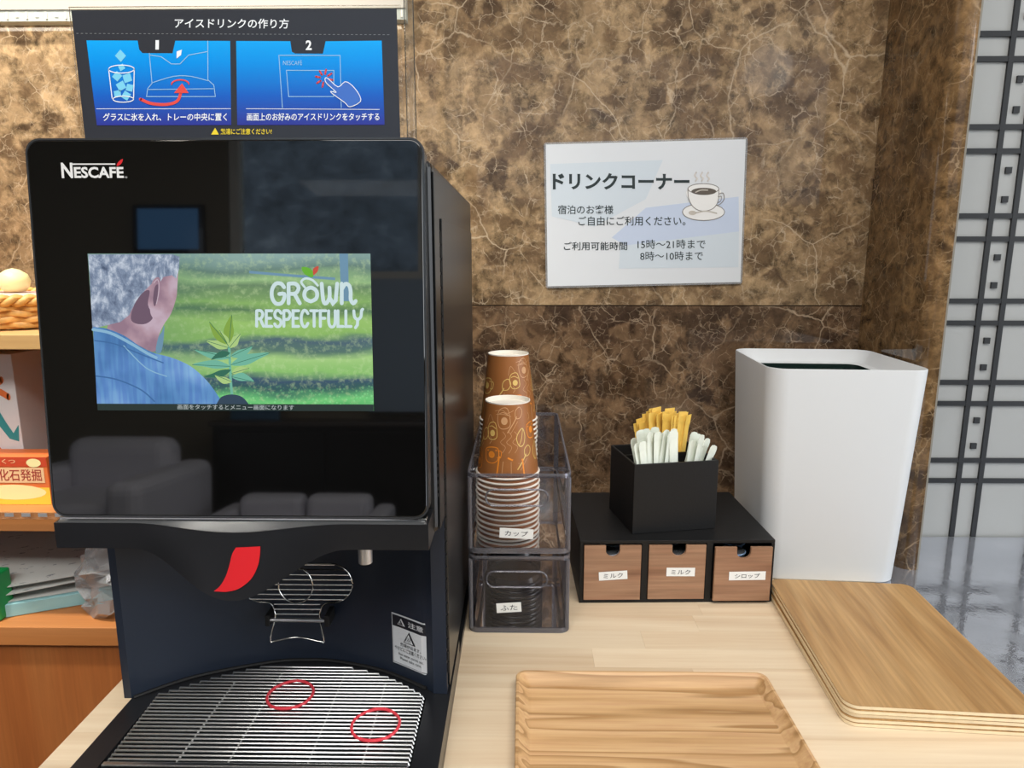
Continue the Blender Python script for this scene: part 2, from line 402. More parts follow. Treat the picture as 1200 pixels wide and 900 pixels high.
# room shell behind the camera (seen only in reflections)
M_wallp = mat('dim_beige_wall', (122, 114, 98), 0.8)
M_ceil = mat('ceiling_white', (220, 217, 210), 0.8)
tag((lambda q: (q.box(-4.2, 4.2, -3.3, 1.2, -0.80, -0.75), q.build('floor', mat('dark_carpet', (60, 54, 50), 0.9))))(MB())[1], kind='structure')
tag((lambda q: (q.box(-4.2, 4.2, -3.3, 1.2, CEIL, CEIL + 0.05), q.build('ceiling', M_ceil)))(MB())[1], kind='structure')
b = MB(); b.box(-4.25, -4.2, -3.3, 1.2, -0.75, CEIL); tag(b.build('wall_left', M_wallp), kind='structure')
b = MB(); b.box(4.2, 4.25, -3.3, 1.2, -0.75, CEIL); tag(b.build('wall_side', M_wallp), kind='structure')
b = MB()
b.box(-4.2, -1.84, -3.3, -3.2, -0.75, CEIL); b.box(2.6, 4.2, -3.3, -3.2, -0.75, CEIL); b.box(-1.84, 2.6, -3.3, -3.2, -0.75, 0.86)
tag(b.build('wall_rear', M_wallp), kind='structure')
win = thing('window_1', None, None, (0.4, -3.25, 0.86), world=True, kind='structure')
M_alu = mat('window_frame_grey', (200, 198, 190), 0.5)
for x in (-1.80, -0.62, 0.45, 1.52, 2.57):
    b = MB(); b.box(x - 0.03, x + 0.03, -3.28, -3.20, 0.86, CEIL); b.build('window_frame', M_alu, win)
b = MB(); b.box(-1.84, 2.6, -3.28, -3.18, 0.845, 0.89); b.build('window_sill', M_alu, win)
b = MB(); b.box(-1.84, 2.6, -3.245, -3.24, 0.89, CEIL); b.build('pane', M_pane, win)
k = NT('wooded_hillside')
wv = k.warp(k.tc, 0.8, 0.5)
k.out(k.ramp(k.noise(wv, 2.2, 10, 0.75), [(0.3, (78, 84, 90)), (0.55, (142, 152, 166)), (0.72, (205, 212, 220))]), 0.9)
b = MB(); b.add([(-14, -7, -1), (14, -7, -1), (14, -11, 4.2), (-14, -11, 4.8)], [(0, 1, 2, 3)])
tag(b.build('hillside', k.m), kind='structure')
# ceiling fixtures
def pendant(x, y, z, r, es, label):
    t = thing('globe_pendant', label, 'light', (x, y, z))
    q = MB(); q.lathe([(0.0005, -r)] + [(r * sin(a), -r * cos(a)) for a in [pi * i / 14 for i in range(1, 14)]] + [(0.02, r)], 24); q.build('globe', mat('lamp_globe_%g' % es, (255, 250, 240), 0.4, emit=(236, 243, 255), es=es), t, smooth=60)
    q = MB(); q.tube([(0, 0, r), (0, 0, CEIL - z)], 0.004, 6); q.build('cord', M_white, t)
pendant(1.72, -2.85, 1.74, 0.16, 1.3, 'dim round globe pendant mirrored in the marble above the sign')
pendant(2.42, -2.80, 1.70, 0.15, 3.2, 'bright round globe pendant mirrored beside the marble pilaster')
# sofa and television behind the camera
def sofa(x, y, n, label):
    t = thing('sofa', label, 'sofa', (x, y, -0.75))
    q = MB(); q.box(-0.34 * n, 0.34 * n, -0.4, 0.4, 0.06, 0.28); q.build('base', M_bread, t, bevel=0.04, seg=3)
    for i in range(n):
        cx = (i - (n - 1) / 2) * 0.6
        q = MB(); q.box(cx - 0.29, cx + 0.29, -0.36, 0.34, 0.28, 0.40); q.build('seat_cushion', M_bread, t, bevel=0.06, seg=4)
        q = MB(); q.box(cx - 0.29, cx + 0.29, 0.16 - 0.5, 0.36 - 0.5, 0.34, 0.66); q.build('back_cushion', M_bread, t, bevel=0.08, seg=4)
    for sx in (-1, 1):
        q = MB(); q.box(sx * 0.34 * n - 0.09, sx * 0.34 * n + 0.09, -0.4, 0.4, 0.1, 0.52); q.build('armrest', M_bread, t, bevel=0.06, seg=4)
sofa(-2.22, -2.45, 1, 'grey sofa mirrored in the lower left corner of the glossy machine front')
sofa(-1.2, -2.5, 2, 'low grey bench sofa mirrored low in the middle of the glossy machine front')
[o for o in bpy.data.objects if o.name == 'sofa.001'][0].scale = (0.62, 0.8, 0.52)
tv = thing('television', 'wall television mirrored in the upper left of the machine front', 'television', (-2.2, -3.19, 1.0), world=True)
b = MB(); b.box(-2.42, -1.98, -3.195, -3.16, 1.0, 1.30); b.build('casing', M_gloss, tv)
b = MB(); b.box(-2.39, -2.01, -3.162, -3.158, 1.025, 1.275); b.build('display', mat('tv_blue', (20, 30, 44), 0.1, emit=(80, 130, 180), es=1.6), tv)

sbd = thing('sideboard', 'long black sideboard mirrored low in the middle of the machine front', 'sideboard', (-0.6, -3.1, -0.75), world=True)
M_sb = mat('sideboard_black', (16, 14, 14), 0.4)
b = MB(); b.box(-1.86, 0.9, -3.19, -2.98, -0.749, -0.06); b.build('carcass', M_sb, sbd)
b = MB(); b.box(-1.88, 0.92, -3.195, -2.96, -0.0595, -0.03); b.build('top', mat('sideboard_top', (70, 62, 58), 0.35), sbd, bevel=0.008)
for i in range(4):
    q = MB(); q.box(-1.84 + i * 0.69, -1.18 + i * 0.69, -2.978, -2.965, -0.72, -0.09); q.build('door', M_sb, sbd, bevel=0.003)
b = MB(); b.box(-0.95, -0.50, -3.15, -3.13, 0.02, 0.84)  # stand-in panel, added to give the pale patch in the machine front's reflection
tag(b.build('reflection_panel', mat('pale_blue_panel', (150, 168, 186), 0.8)), 'added pale blue stand-in panel mirrored at the right of the machine front', 'screen')
b = MB(); b.box(-1.80, -1.50, -3.12, -3.10, -0.0295, 0.14)
tag(b.build('picture_card', mat('blue_card', (70, 110, 140), 0.5, vary=0.3, vscale=15)), 'small blue picture card mirrored on the black sideboard', 'card')
# ================================================================== COUNTER
ct = thing('countertop', 'pale glued beech worktop carrying the machine, bins and trays', 'countertop', (0.03, 0.6, -0.03), world=True)
b = MB(); b.box(-0.433, 0.4975, 0.20, W - 0.001, -0.032, -0.006); b.build('core', M_plyedge, ct)
y = 0.20; row = 0
rs = random.Random(3)
while y < W - 0.003:
    h = min(0.038, W - 0.001 - y); x = -0.433; first = True
    while x < 0.4975:
        L = rs.uniform(0.12, 0.3) if first else rs.uniform(0.26, 0.42)
        first = False
        x1 = min(0.4975, x + L)
        if 0.4975 - x1 < 0.06: x1 = 0.4975
        q = MB(); q.box(x + 0.00006, x1 - 0.00006, y + 0.00006, y + h - 0.00006, -0.0055, 0.0)
        q.build('stave', M_stave, ct); x = x1
    y += 0.038; row += 1
b = MB(); b.box(-0.425, 0.49, 0.26, W - 0.01, -0.745, -0.0335)
tag(b.build('counter_cabinet', M_panelwood), 'orange wood base cabinet under the pale beech worktop', 'cabinet')

# ================================================================== LEFT SHELF UNIT
sh = thing('shelf_unit', 'orange wood open shelf unit left of the counter, behind the machine', 'shelf', (-0.9, 0.95, -0.75), world=True)
b = MB(); b.box(-1.5, -0.445, 0.80, 1.135, 0.342, 0.360); b.build('top_shelf', M_shelf_lt, sh, bevel=0.001)
b = MB(); b.box(-1.5, -0.445, 0.80, 1.135, 0.112, 0.138); b.build('middle_shelf', M_shelf, sh, bevel=0.001)
b = MB(); b.box(-1.5, -0.445, 0.80, 1.135, -0.045, -0.019); b.build('bottom_shelf', M_shelf, sh, bevel=0.001)
b = MB(); b.box(-1.5, -0.445, 0.808, 0.826, -0.745, -0.046); b.build('front_panel', M_panelwood, sh)
b = MB(); b.box(-0.463, -0.445, 0.81, 1.135, -0.745, 0.341); b.build('side_panel', M_shelf, sh)
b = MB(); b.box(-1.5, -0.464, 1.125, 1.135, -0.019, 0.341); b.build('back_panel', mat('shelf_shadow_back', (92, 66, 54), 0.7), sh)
b = MB(); b.box(-1.5, -0.5, 0.7955, 0.7995, 0.130, 0.1385); b.build('price_rail', M_clear, sh)
for i in range(26):
    q = MB(); q.box(-1.02 + i * 0.021, -1.02 + i * 0.021 + 0.011, 0.7948, 0.7955, 0.1335, 0.138); q.build('rail_clip', M_silver, sh)

# woven basket on the top shelf
bk = thing('wicker_basket', 'honey coloured woven wicker basket on the top shelf, cut by the photo edge', 'basket', (-0.70, 0.955, 0.3605))
M_wick = mat('wicker', (222, 170, 96), 0.5, vary=0.25, vscale=60)
R0 = 0.13
b = MB(); b.lathe([(0.001, 0.004), (R0 - 0.01, 0.004), (R0 - 0.008, 0.001), (0.001, 0.001)], 40); b.build('base', M_wick, bk)
for lv in range(4):
    z = 0.006 + lv * 0.0072
    q = MB(); q.tube([((R0 - 0.006 + lv * 0.0012 + 0.0035 * sin(24 * a + pi * lv)) * cos(a), (R0 - 0.006 + lv * 0.0012 + 0.0035 * sin(24 * a + pi * lv)) * sin(a), z + 0.001 * cos(24 * a)) for a in [2 * pi * i / 120 for i in range(120)]], 0.0038, 6, closed=True)
    q.build('weave_strand', M_wick, bk, smooth=60)
for ph in (0, pi):
    q = MB(); q.tube([((R0 + 0.002 + 0.004 * cos(30 * a + ph)) * cos(a), (R0 + 0.002 + 0.004 * cos(30 * a + ph)) * sin(a), 0.037 + 0.004 * sin(30 * a + ph)) for a in [2 * pi * i / 240 for i in range(240)]], 0.0045, 6, closed=True)
    q.build('rim_strand', M_wick, bk, smooth=60)
M_pink = mat('pale_pink_wrapper', (222, 184, 178), 0.4, vary=0.1)
b = MB(); b.box(-0.82, -0.61, 0.90, 1.0, 0.3885, 0.402)
tag(b.build('snack_packet', M_pink, bevel=0.005), 'pale pink flat packet lying across the wicker basket', 'packet')
b = MB(); b.lathe([(0.0005, 0), (0.013, 0.002), (0.021, 0.008), (0.023, 0.016), (0.020, 0.026), (0.010, 0.032), (0.0005, 0.034)], 24, (-0.752, 0.95, 0.4025))
t = b.build('toy_ball', mat('white_toy', (240, 240, 232), 0.4), smooth=60); tag(t, 'small glossy white ball on top of the pink packet', 'toy')
b = MB(); b.lathe([(0.0005, 0), (0.012, 0.001), (0.018, 0.008), (0.020, 0.016), (0.017, 0.025), (0.008, 0.031), (0.0005, 0.033)], 24, (-0.709, 0.952, 0.4025))
t = b.build('toy_ball', mat('yellow_toy', (240, 234, 170), 0.4), smooth=60); tag(t, 'small pale yellow ball beside the white one on the packet', 'toy')

# boxes on the middle shelf
def carton(name, x0, x1, y0, y1, z0, z1, m, label, art=None):
    t = thing(name, label, 'box', ((x0 + x1) / 2, (y0 + y1) / 2, z0), world=True)
    q = MB(); q.box(x0, x1, y0, y1, z0, z1); q.build('carton', m, t, bevel=0.0008)
    if art:
        q = MB(fn=lambda u, v, w_: (x0 + u * (x1 - x0), y0 - 0.0003 - w_ * 0.0002, z0 + v * (z1 - z0)))
        ms = art(q); q.build('printed_front', ms, t)
    return t
M_teal = mat('teal_ink', (56, 150, 152), 0.5); M_or = mat('orange_ink', (232, 120, 60), 0.5); M_skin = mat('peach_ink', (240, 190, 160), 0.5)
M_yel = mat('yellow_ink', (248, 206, 70), 0.5); M_dkred = mat('crimson_ink', (170, 60, 50), 0.5); M_green = mat('green_ink', (70, 150, 80), 0.5)
def art_a(q):
    q.stroke(smooth_path([(0.50, 0.80), (0.62, 0.86), (0.74, 0.80), (0.84, 0.82)]), 0.05, 1, 1)
    q.stroke(smooth_path([(0.46, 0.74), (0.60, 0.70), (0.76, 0.74), (0.9, 0.70)]), 0.05, 1, 1)
    q.poly([(0.45, 0.62), (0.7, 0.66), (0.82, 0.52), (0.90, 0.44), (0.98, 0.50), (0.96, 0.38), (0.84, 0.40), (0.72, 0.50), (0.5, 0.52)], 1, 0)
    q.ell(0.66, 0.73, 0.06, 0.045, 2, 2)
    q.stroke(smooth_path([(0.48, 0.22), (0.62, 0.30), (0.78, 0.24), (0.86, 0.16), (0.7, 0.12)]), 0.06, 1, 3)
    q.stroke(smooth_path([(0.5, 0.36), (0.66, 0.34), (0.74, 0.28)]), 0.03, 1, 1)
    return [M_teal, M_or, M_skin, mat('coral_ink', (230, 130, 110), 0.5)]
carton('toy_box', -0.765, -0.663, 0.868, 0.93, 0.1385, 0.327, mat('white_card', (226, 224, 222), 0.45), 'tall white toy carton with teal and orange drawings on the middle shelf', art_a)
def art_b(q):
    q.stroke(smooth_path([(0.3, 0.75), (0.5, 0.82), (0.7, 0.72)]), 0.06, 1, 0)
    q.ell(0.52, 0.68, 0.16, 0.07, 1, 1); q.poly([(0.35, 0.62), (0.7, 0.62), (0.8, 0.40), (0.3, 0.36)], 1, 0)
    q.stroke(smooth_path([(0.3, 0.3), (0.55, 0.22), (0.75, 0.3)]), 0.08, 1, 2)
    return [mat('dusty_rose_ink', (150, 84, 90), 0.5), mat('dusky_skin_ink', (176, 128, 116), 0.5), mat('plum_ink', (84, 62, 78), 0.5)]
carton('toy_box', -0.705, -0.592, 0.955, 1.02, 0.1385, 0.325, mat('mauve_card', (118, 96, 100), 0.5), 'dusky mauve toy carton standing behind the white one', art_b)
def art_c(q):
    q.rect(0.0, 0.80, 1, 1.0, 0.5, 2); q.rect(0, 0.0, 1, 0.36, 0.5, 1)
    q.ell(0.6, 0.26, 0.36, 0.16, 1, 3); q.rect(0.4, 0.46, 0.96, 0.78, 1, 4)
    q.text('化石発掘', 0.46, 0.50, 0.93, 0.75, 2, 5, 0.01)
    q.text('はっくつ', 0.34, 0.86, 0.66, 0.96, 2, 4, 0.01)
    q.ell(0.86, 0.88, 0.08, 0.09, 2, 3)
    return [M_or, M_yel, mat('vermilion_ink', (206, 74, 42), 0.5), mat('light_yellow_ink', (252, 236, 170), 0.5), mat('cream_ink', (244, 200, 150), 0.5), M_dkred]
carton('toy_box', -0.72, -0.603, 0.825, 0.862, 0.1385, 0.2015, M_or, 'small orange and yellow fossil digging kit carton in front of the white one', art_c)

# papers and bag on the bottom shelf
ps = thing('paper_stack', 'stack of printed sheets on a pale turquoise pad, bottom shelf', 'papers', (-0.66, 0.93, -0.0185), radians(24))
k = NT('printed_sheet'); k.out(k.mix(k.math('GREATER_THAN', k.noise(k.mapping(scale=(1, 3, 1)), 60, 3), 0.66), (206, 208, 204), (140, 146, 148)), 0.35)
b = MB(); b.box(-0.17, 0.16, -0.09, 0.10, 0.0, 0.018); b.build('pad', mat('turquoise_pad', (146, 196, 200), 0.4, vary=0.08, vscale=20), ps, bevel=0.001)
for i, (dx, rz) in enumerate(((0.0, 0.0), (-0.01, 0.03), (-0.02, -0.05))):
    q = MB(); ca, sa = cos(rz), sin(rz)
    q.fn = lambda x, y, z, ca=ca, sa=sa, dx=dx: (x * ca - y * sa + dx, x * sa + y * ca, z)
    n = 8; rings = []
    for j in range(n + 1):
        u = -0.16 + 0.31 * j / n; zz_ = 0.019 + i * 0.009 + (0.012 * (j / n) ** 2 if i else 0.0)
        rings.append([(u, -0.085, zz_), (u, 0.095, zz_ + 0.014 * i), (u, 0.095, zz_ + 0.014 * i + 0.0005), (u, -0.085, zz_ + 0.0005)])
    q.loft(rings, cap0=True, cap1=True); q.build('sheet', k.m, ps)
b = MB(); b.box(-0.775, -0.681, 0.812, 0.84, -0.0185, 0.046)
tag(b.build('green_box', mat('green_plastic', (28, 160, 84), 0.35), bevel=0.003), 'small bright green plastic block before the papers, bottom shelf', 'box')
# crinkled transparent bag
bg = MB(); rr = random.Random(5)
rings = []
for j in range(9):
    z = -0.017 + j * 0.013; ring = []
    for i in range(16):
        a = 2 * pi * i / 16; r = (0.030 + 0.012 * sin(j * 0.5)) * (1 + rr.uniform(-0.28, 0.28))
        ring.append((-0.553 + 1.0 * r * cos(a), 0.862 + 1.2 * r * sin(a), z + rr.uniform(-0.004, 0.004)))
    rings.append(ring)
bg.loft(rings, cap1=True)
tag(bg.build('plastic_bag', M_film), 'crumpled clear plastic bag at the right end of the bottom shelf', 'bag')

# LED strip in an acrylic channel on the marble
led = thing('led_strip', 'lit LED strip in a clear channel across the top left marble', 'light', (-0.6, 1.06, 0.80), world=True)
zl = 0.8165
b = MB(); b.box(-1.3, -0.178, 1.118, 1.1385, zl + 0.006, zl + 0.030); b.build('channel', mat('channel_grey', (196, 190, 178), 0.4), led)
b = MB(); b.box(-1.3, -0.178, 1.120, 1.1385, zl - 0.010, zl + 0.0055); b.build('tape', mat('tape_grey', (190, 196, 188), 0.4), led)
M_bead = mat('led_bead', (255, 255, 250), 0.3, emit=(255, 250, 235), es=1.8)
for i in range(37):
    x = -1.29 + i * 0.0303
    if x > -0.185: break
    q = MB(); q.box(x - 0.0028, x + 0.0028, 1.1180, 1.1198, zl - 0.004, zl + 0.0015); q.build('diode', M_bead, led, bevel=0.0008)
    q = MB(); q.box(x + 0.0135, x + 0.0165, 1.1186, 1.1198, zl - 0.007, zl + 0.003); q.build('solder_pad', M_rim, led)
l = area('led_strip_glow', (0, 0, 0), (radians(12), 0, 0), 1.1, 0.010, 0.4, (1.0, 0.92, 0.78))
l.parent = led; l.location = (-0.14, 0.068, zl - 0.0115 - 0.80)
post = MB(); post.tube([(-0.168, 1.085, z) for z in (0.30, 0.5, 0.7, 0.9, 1.1)], 0.0075, 14)
tag(post.build('acrylic_post', M_clear, smooth=60), 'clear acrylic rod rising behind the machine beside the poster', 'post')

# ================================================================== COFFEE MACHINE
mc = thing('coffee_machine', 'large black coffee machine with a glossy touchscreen front and wire drip grille', 'coffee machine', (-0.23, 0.75, 0), world=True)
arc = smooth_path([(-0.377, 0.594), (-0.333, 0.628), (-0.266, 0.654), (-0.230, 0.659), (-0.196, 0.657), (-0.143, 0.641), (-0.094, 0.612)], 6)
outl = [(-0.386, 0.592), (-0.379, 0.592)] + arc + [(-0.086, 0.604), (-0.0725, 0.603), (-0.0725, 0.985), (-0.386, 0.985)]
b = MB(); b.prism(outl, 0.0285, 0.2119); b.build('lower_body', M_navy, mc, smooth=35)
b = MB(); b.box(-0.386, -0.0725, 0.562, 0.985, 0.212, 0.527); b.build('upper_body', M_black, mc, bevel=0.006, seg=3)
b = MB(); b.prism(rrect(-0.379, 0.42, -0.0695, 0.985, 0.01), 0.0, 0.010); b.build('base_plate', M_black, mc, smooth=40)
garc = smooth_path([(-0.354, 0.596), (-0.305, 0.627), (-0.261, 0.645), (-0.226, 0.648), (-0.192, 0.646), (-0.137, 0.628), (-0.094, 0.598)], 6)
frame = [(-0.379, 0.475), (-0.379, 0.70), (-0.0695, 0.70), (-0.0695, 0.475), (-0.0925, 0.475), (-0.0925, 0.597)] + garc[::-1] + [(-0.3565, 0.594), (-0.3565, 0.475)]
b = MB(); b.prism(frame[::-1], 0.0105, 0.0282); b.prism([(-0.379, 0.425), (-0.0695, 0.425), (-0.0695, 0.4745), (-0.379, 0.4745)], 0.0105, 0.0282)
b.build('drip_tray', M_visor, mc, smooth=30)
b = MB(); b.box(-0.37, -0.08, 0.47, 0.70, 0.0103, 0.0112); b.build('tray_floor', mat('tray_floor_black', (16, 20, 22), 0.12), mc)
# thin gasket along the recess edge
b = MB(); b.tube([(x, y - 0.0015, 0.0292) for x, y in arc], 0.0018, 6); b.build('gasket', M_dark, mc)
# side details
b = MB(); b.box(-0.0723, -0.0705, 0.612, 0.968, 0.032, 0.484); b.build('side_panel', M_black, mc, bevel=0.0008)
b = MB()
for i in range(34): b.box(-0.0722, -0.0708, 0.6055, 0.6085, 0.05 + i * 0.0125, 0.05 + i * 0.0125 + 0.010)
b.build('hinge', M_dark, mc)
b = MB(); b.box(-0.0724, -0.0712, 0.566, 0.600, 0.215, 0.518); b.build('side_trim', M_black, mc, bevel=0.0006)
b = MB()
for i in range(8): b.box(-0.0785, -0.0716, 0.5665, 0.5672, 0.245 + i * 0.006, 0.248 + i * 0.006)
b.build('vent_mark', M_steel, mc)

# leaning glossy front
Lv = Vector((0, 0.0700, 0.99755)); Nv = Vector((0, -0.99755, 0.0700)); O = Vector((-0.3862, 0.530, 0.2405))
def pf(u, v, w): return tuple(O + Vector((u, 0, 0)) + Lv * v + Nv * w)
b = MB(fn=pf); b.prism(rrect(0, 0, 0.3086, 0.3000, 0.010, 6), -0.016, 0.0); b.build('front_panel', M_gloss, mc, smooth=40, bevel=0.0008)
b = MB(fn=pf)
o1 = rrect(-0.0016, -0.0016, 0.3102, 0.3016, 0.0115, 6); o2 = rrect(-0.0001, -0.0001, 0.3087, 0.3001, 0.0102, 6)
b.loft([[(x, y, -0.015) for x, y in o1], [(x, y, -0.0003) for x, y in o1], [(x, y, -0.0003) for x, y in o2], [(x, y, -0.015) for x, y in o2]], close=True)
b.build('panel_rim', mat('dark_grey_rim', (84, 86, 88), 0.25, 0.7), mc, smooth=40)
b = MB(fn=pf); b.box(0.001, 0.3076, -0.0052, -0.0022, -0.012, -0.0035); b.build('chrome_strip', M_chrome, mc, bevel=0.0008)
b = MB(fn=pf); b.box(0.012, 0.300, 0.004, 0.296, -0.036, -0.0162); b.build('panel_backing', M_dark, mc)

# ---- display picture
DU0, DU1, DV0, DV1 = 0.0424, 0.2668, 0.0880, 0.2132
sc = sheet_coords((107, 297), (437, 298), (440, 480), (120, 481), DU1 - DU0, DV1 - DV0)
def ps_(x, y, w):
    u, v = sc(x, y); return pf(DU0 + u, DV0 + v, 0.0002 + w * 0.00006)
def screenmat(name, col, es=0.80): return mat(name, (4, 4, 4), 0.10, emit=col, es=es)
ES = 0.92
def emis_tex(name, build, es=ES):
    k = NT(name); c = build(k); k.l(c, k.b.inputs['Emission Color']); k.b.inputs['Emission Strength'].default_value = es
    k.b.inputs['Base Color'].default_value = (0.003, 0.003, 0.003, 1); k.b.inputs['Roughness'].default_value = 0.1; return k.m
def bg_(k):
    sx = k.n('SeparateXYZ'); k.l(k.tc, sx.inputs[0])
    h = k.math('MULTIPLY_ADD', sx.outputs[2], 8.0, -0.3283 * 8)
    h = k.math('ADD', h, k.math('MULTIPLY_ADD', k.noise(k.mapping(scale=(14, 1, 60)), 1.0, 3), 0.16, -0.08))
    c = k.ramp(h, [(0.0, (80, 170, 100)), (0.07, (120, 214, 130)), (0.14, (60, 100, 100)), (0.20, (66, 92, 116)), (0.25, (150, 206, 120)), (0.34, (176, 220, 140)), (0.40, (96, 130, 116)), (0.44, (84, 110, 124)), (0.49, (150, 198, 110)),
                   (0.58, (164, 208, 118)), (0.64, (96, 132, 96)), (0.69, (146, 190, 110)), (0.78, (112, 144, 108)), (0.83, (160, 200, 140)), (0.90, (110, 140, 128)), (1.0, (150, 182, 176))])
    spk = k.noise(k.tc, 230, 4, 0.65)
    c = k.mix(k.ramp(spk, [(0.50, (0, 0, 0)), (0.68, (150, 150, 150))]), c, (214, 240, 180))
    bo = k.voro(k.tc, 330, 'F1', 'Distance')
    low = k.ramp(h, [(0.06, (200, 200, 200)), (0.18, (0, 0, 0))])
    c = k.mix(k.math('MULTIPLY', k.ramp(bo, [(0.25, (255, 255, 255)), (0.36, (0, 0, 0))]), low), c, (150, 240, 160))
    left = k.ramp(k.math('MULTIPLY_ADD', sx.outputs[0], 4.4, 0.5), [(0.28, (150, 150, 150)), (0.50, (0, 0, 0))])
    return k.mix(left, c, (70, 118, 104))
M_sbg = emis_tex('screen_green_rows', bg_)
M_shair = emis_tex('screen_grey_hair', lambda k: k.ramp(k.noise(k.warp(k.mapping(scale=(1, 1, 0.6)), 50, 0.012), 130, 5, 0.7), [(0.30, (84, 98, 124)), (0.48, (140, 156, 182)), (0.66, (220, 230, 244))]))
M_sskin = emis_tex('screen_skin', lambda k: k.ramp(k.noise(k.tc, 45, 3), [(0.35, (160, 130, 148)), (0.5, (190, 158, 172)), (0.65, (208, 184, 200))]))
M_sshirt = emis_tex('screen_blue_shirt', lambda k: k.mix(0.35, k.ramp(k.noise(k.tc, 22, 3), [(0.35, (88, 142, 200)), (0.5, (112, 166, 220)), (0.66, (150, 198, 238))]), k.ramp(k.noise(k.mapping(scale=(300, 1, 30)), 1.0, 1), [(0.4, (90, 90, 90)), (0.6, (170, 170, 170))]), 'OVERLAY'))
dm = [M_sbg, M_shair, M_sskin, M_sshirt, screenmat('screen_dark_skin', (128, 104, 124)), screenmat('screen_shirt_fold', (76, 124, 182)), screenmat('screen_shirt_light', (158, 208, 240)),
      screenmat('screen_blue_haze', (126, 168, 196)), screenmat('screen_dark_green', (84, 118, 108)), screenmat('screen_caption_bar', (52, 66, 64)), screenmat('screen_pale_skin', (222, 200, 214))]
b = MB(fn=ps_)
b.poly([(107, 297), (437, 298), (440, 480), (120, 481)], 0, 0)
b.poly([(401, 298), (411, 298), (412, 352), (403, 352)], 1, 7)
b.poly([(296, 317), (330, 320), (396, 325), (396, 328), (330, 323), (296, 320)], 1, 7)
# head, seen from behind
b.poly(smooth_path([(150, 300), (196, 300), (213, 306), (213, 322), (212, 338), (211, 348), (205, 366), (196, 380), (190, 394), (186, 411), (168, 404), (150, 392), (130, 384)], 4), 2, 2)
b.poly([(108, 298), (206, 298), (215, 301), (214, 316), (211, 326), (206, 322), (196, 324), (190, 334), (184, 330), (174, 340), (164, 352), (156, 368), (146, 376), (130, 380), (113, 384)], 3, 1)
b.poly(smooth_path([(158, 372), (162, 356), (172, 342), (180, 340), (178, 356), (184, 370), (176, 378), (164, 378)], 4, True), 4, 4)
b.poly(smooth_path([(184, 328), (190, 324), (193, 330), (192, 344), (189, 358), (186, 372), (181, 366), (180, 350), (181, 338)], 4, True), 5, 2)
b.poly(smooth_path([(186, 336), (190, 333), (189, 348), (186, 358), (184, 350)], 3, True), 6, 4)
b.stroke(smooth_path([(185, 331), (189, 327), (191, 332), (190.5, 343), (188, 355)], 4), 1.0, 6.5, 10)
b.poly(smooth_path([(190, 394), (194, 388), (197, 380), (196, 398), (193, 412), (187, 411)], 3, True), 2.5, 7)
# shirt
b.poly(smooth_path([(114, 382), (130, 384), (150, 392), (168, 404), (184, 412), (206, 418), (228, 428), (246, 444), (258, 460), (266, 473)], 4) + [(119, 473)], 7, 3)
b.stroke(smooth_path([(114, 385), (134, 389), (156, 400), (176, 412), (188, 418)], 5), 3.4, 8, 6)
b.stroke(smooth_path([(116, 398), (140, 402), (170, 414), (196, 424)], 5), 1.4, 8, 5)
b.stroke(smooth_path([(118, 440), (142, 444), (170, 456), (186, 470)], 5), 1.6, 8, 5)
b.stroke(smooth_path([(150, 404), (176, 430), (200, 440)], 5), 1.2, 8, 6)
b.poly([(119.5, 473), (440, 472), (440, 480), (120, 481)], 12, 9)
disp = b.build('display', dm, mc)
# plant
b = MB(fn=ps_)
lg, lt, dg = 0, 1, 2
def leaf(x0, y0, x1, y1, wd, mi, w):
    dx, dy = x1 - x0, y1 - y0; L = hypot(dx, dy); nx, ny = -dy / L * wd, dx / L * wd
    cv = (random.random() - 0.5) * 1.2; nx0, ny0 = -dy / L * cv * 4, dx / L * cv * 4
    b.poly(smooth_path([(x0, y0), (x0 + dx * .35 + nx + nx0, y0 + dy * .35 + ny + ny0), (x0 + dx * .7 + nx * .6 + nx0, y0 + dy * .7 + ny * .6 + ny0), (x1, y1), (x0 + dx * .7 - nx * .6 + nx0, y0 + dy * .7 - ny * .6 + ny0), (x0 + dx * .35 - nx + nx0, y0 + dy * .35 - ny + ny0)], 3, True), w, mi)
    b.stroke([(x0, y0), (x1, y1)], 0.6, w + 0.5, 2)
b.stroke(smooth_path([(277, 470), (275, 450), (274, 430), (273, 408), (272, 396)]), 3.0, 9, 1)
for q in ((273, 400, 276, 368, 6, 0), (271, 402, 250, 376, 4.5, 0), (272, 404, 262, 386, 5, 3), (272, 406, 246, 398, 5, 3), (273, 406, 286, 390, 5.5, 3), (274, 418, 232, 408, 4, 1), (274, 428, 230, 426, 5, 1), (275, 432, 244, 440, 4, 2),
          (275, 416, 300, 404, 5, 1), (275, 426, 320, 412, 6, 1), (276, 440, 302, 446, 5, 1), (276, 436, 296, 430, 4, 3), (276, 446, 256, 438, 4, 3), (274, 412, 252, 420, 4, 2)):
    leaf(*q, 10 + random.random())
b.poly(smooth_path([(258, 473), (264, 464), (276, 461), (288, 464), (296, 473)], 4), 11.4, 4)
b.build('plant_picture', [screenmat('screen_leaf_lime', (150, 190, 84)), screenmat('screen_leaf_mint', (130, 206, 180)), screenmat('screen_leaf_dark', (64, 126, 104)), screenmat('screen_leaf_pale', (196, 232, 150)), screenmat('screen_soil', (64, 84, 104))], disp)
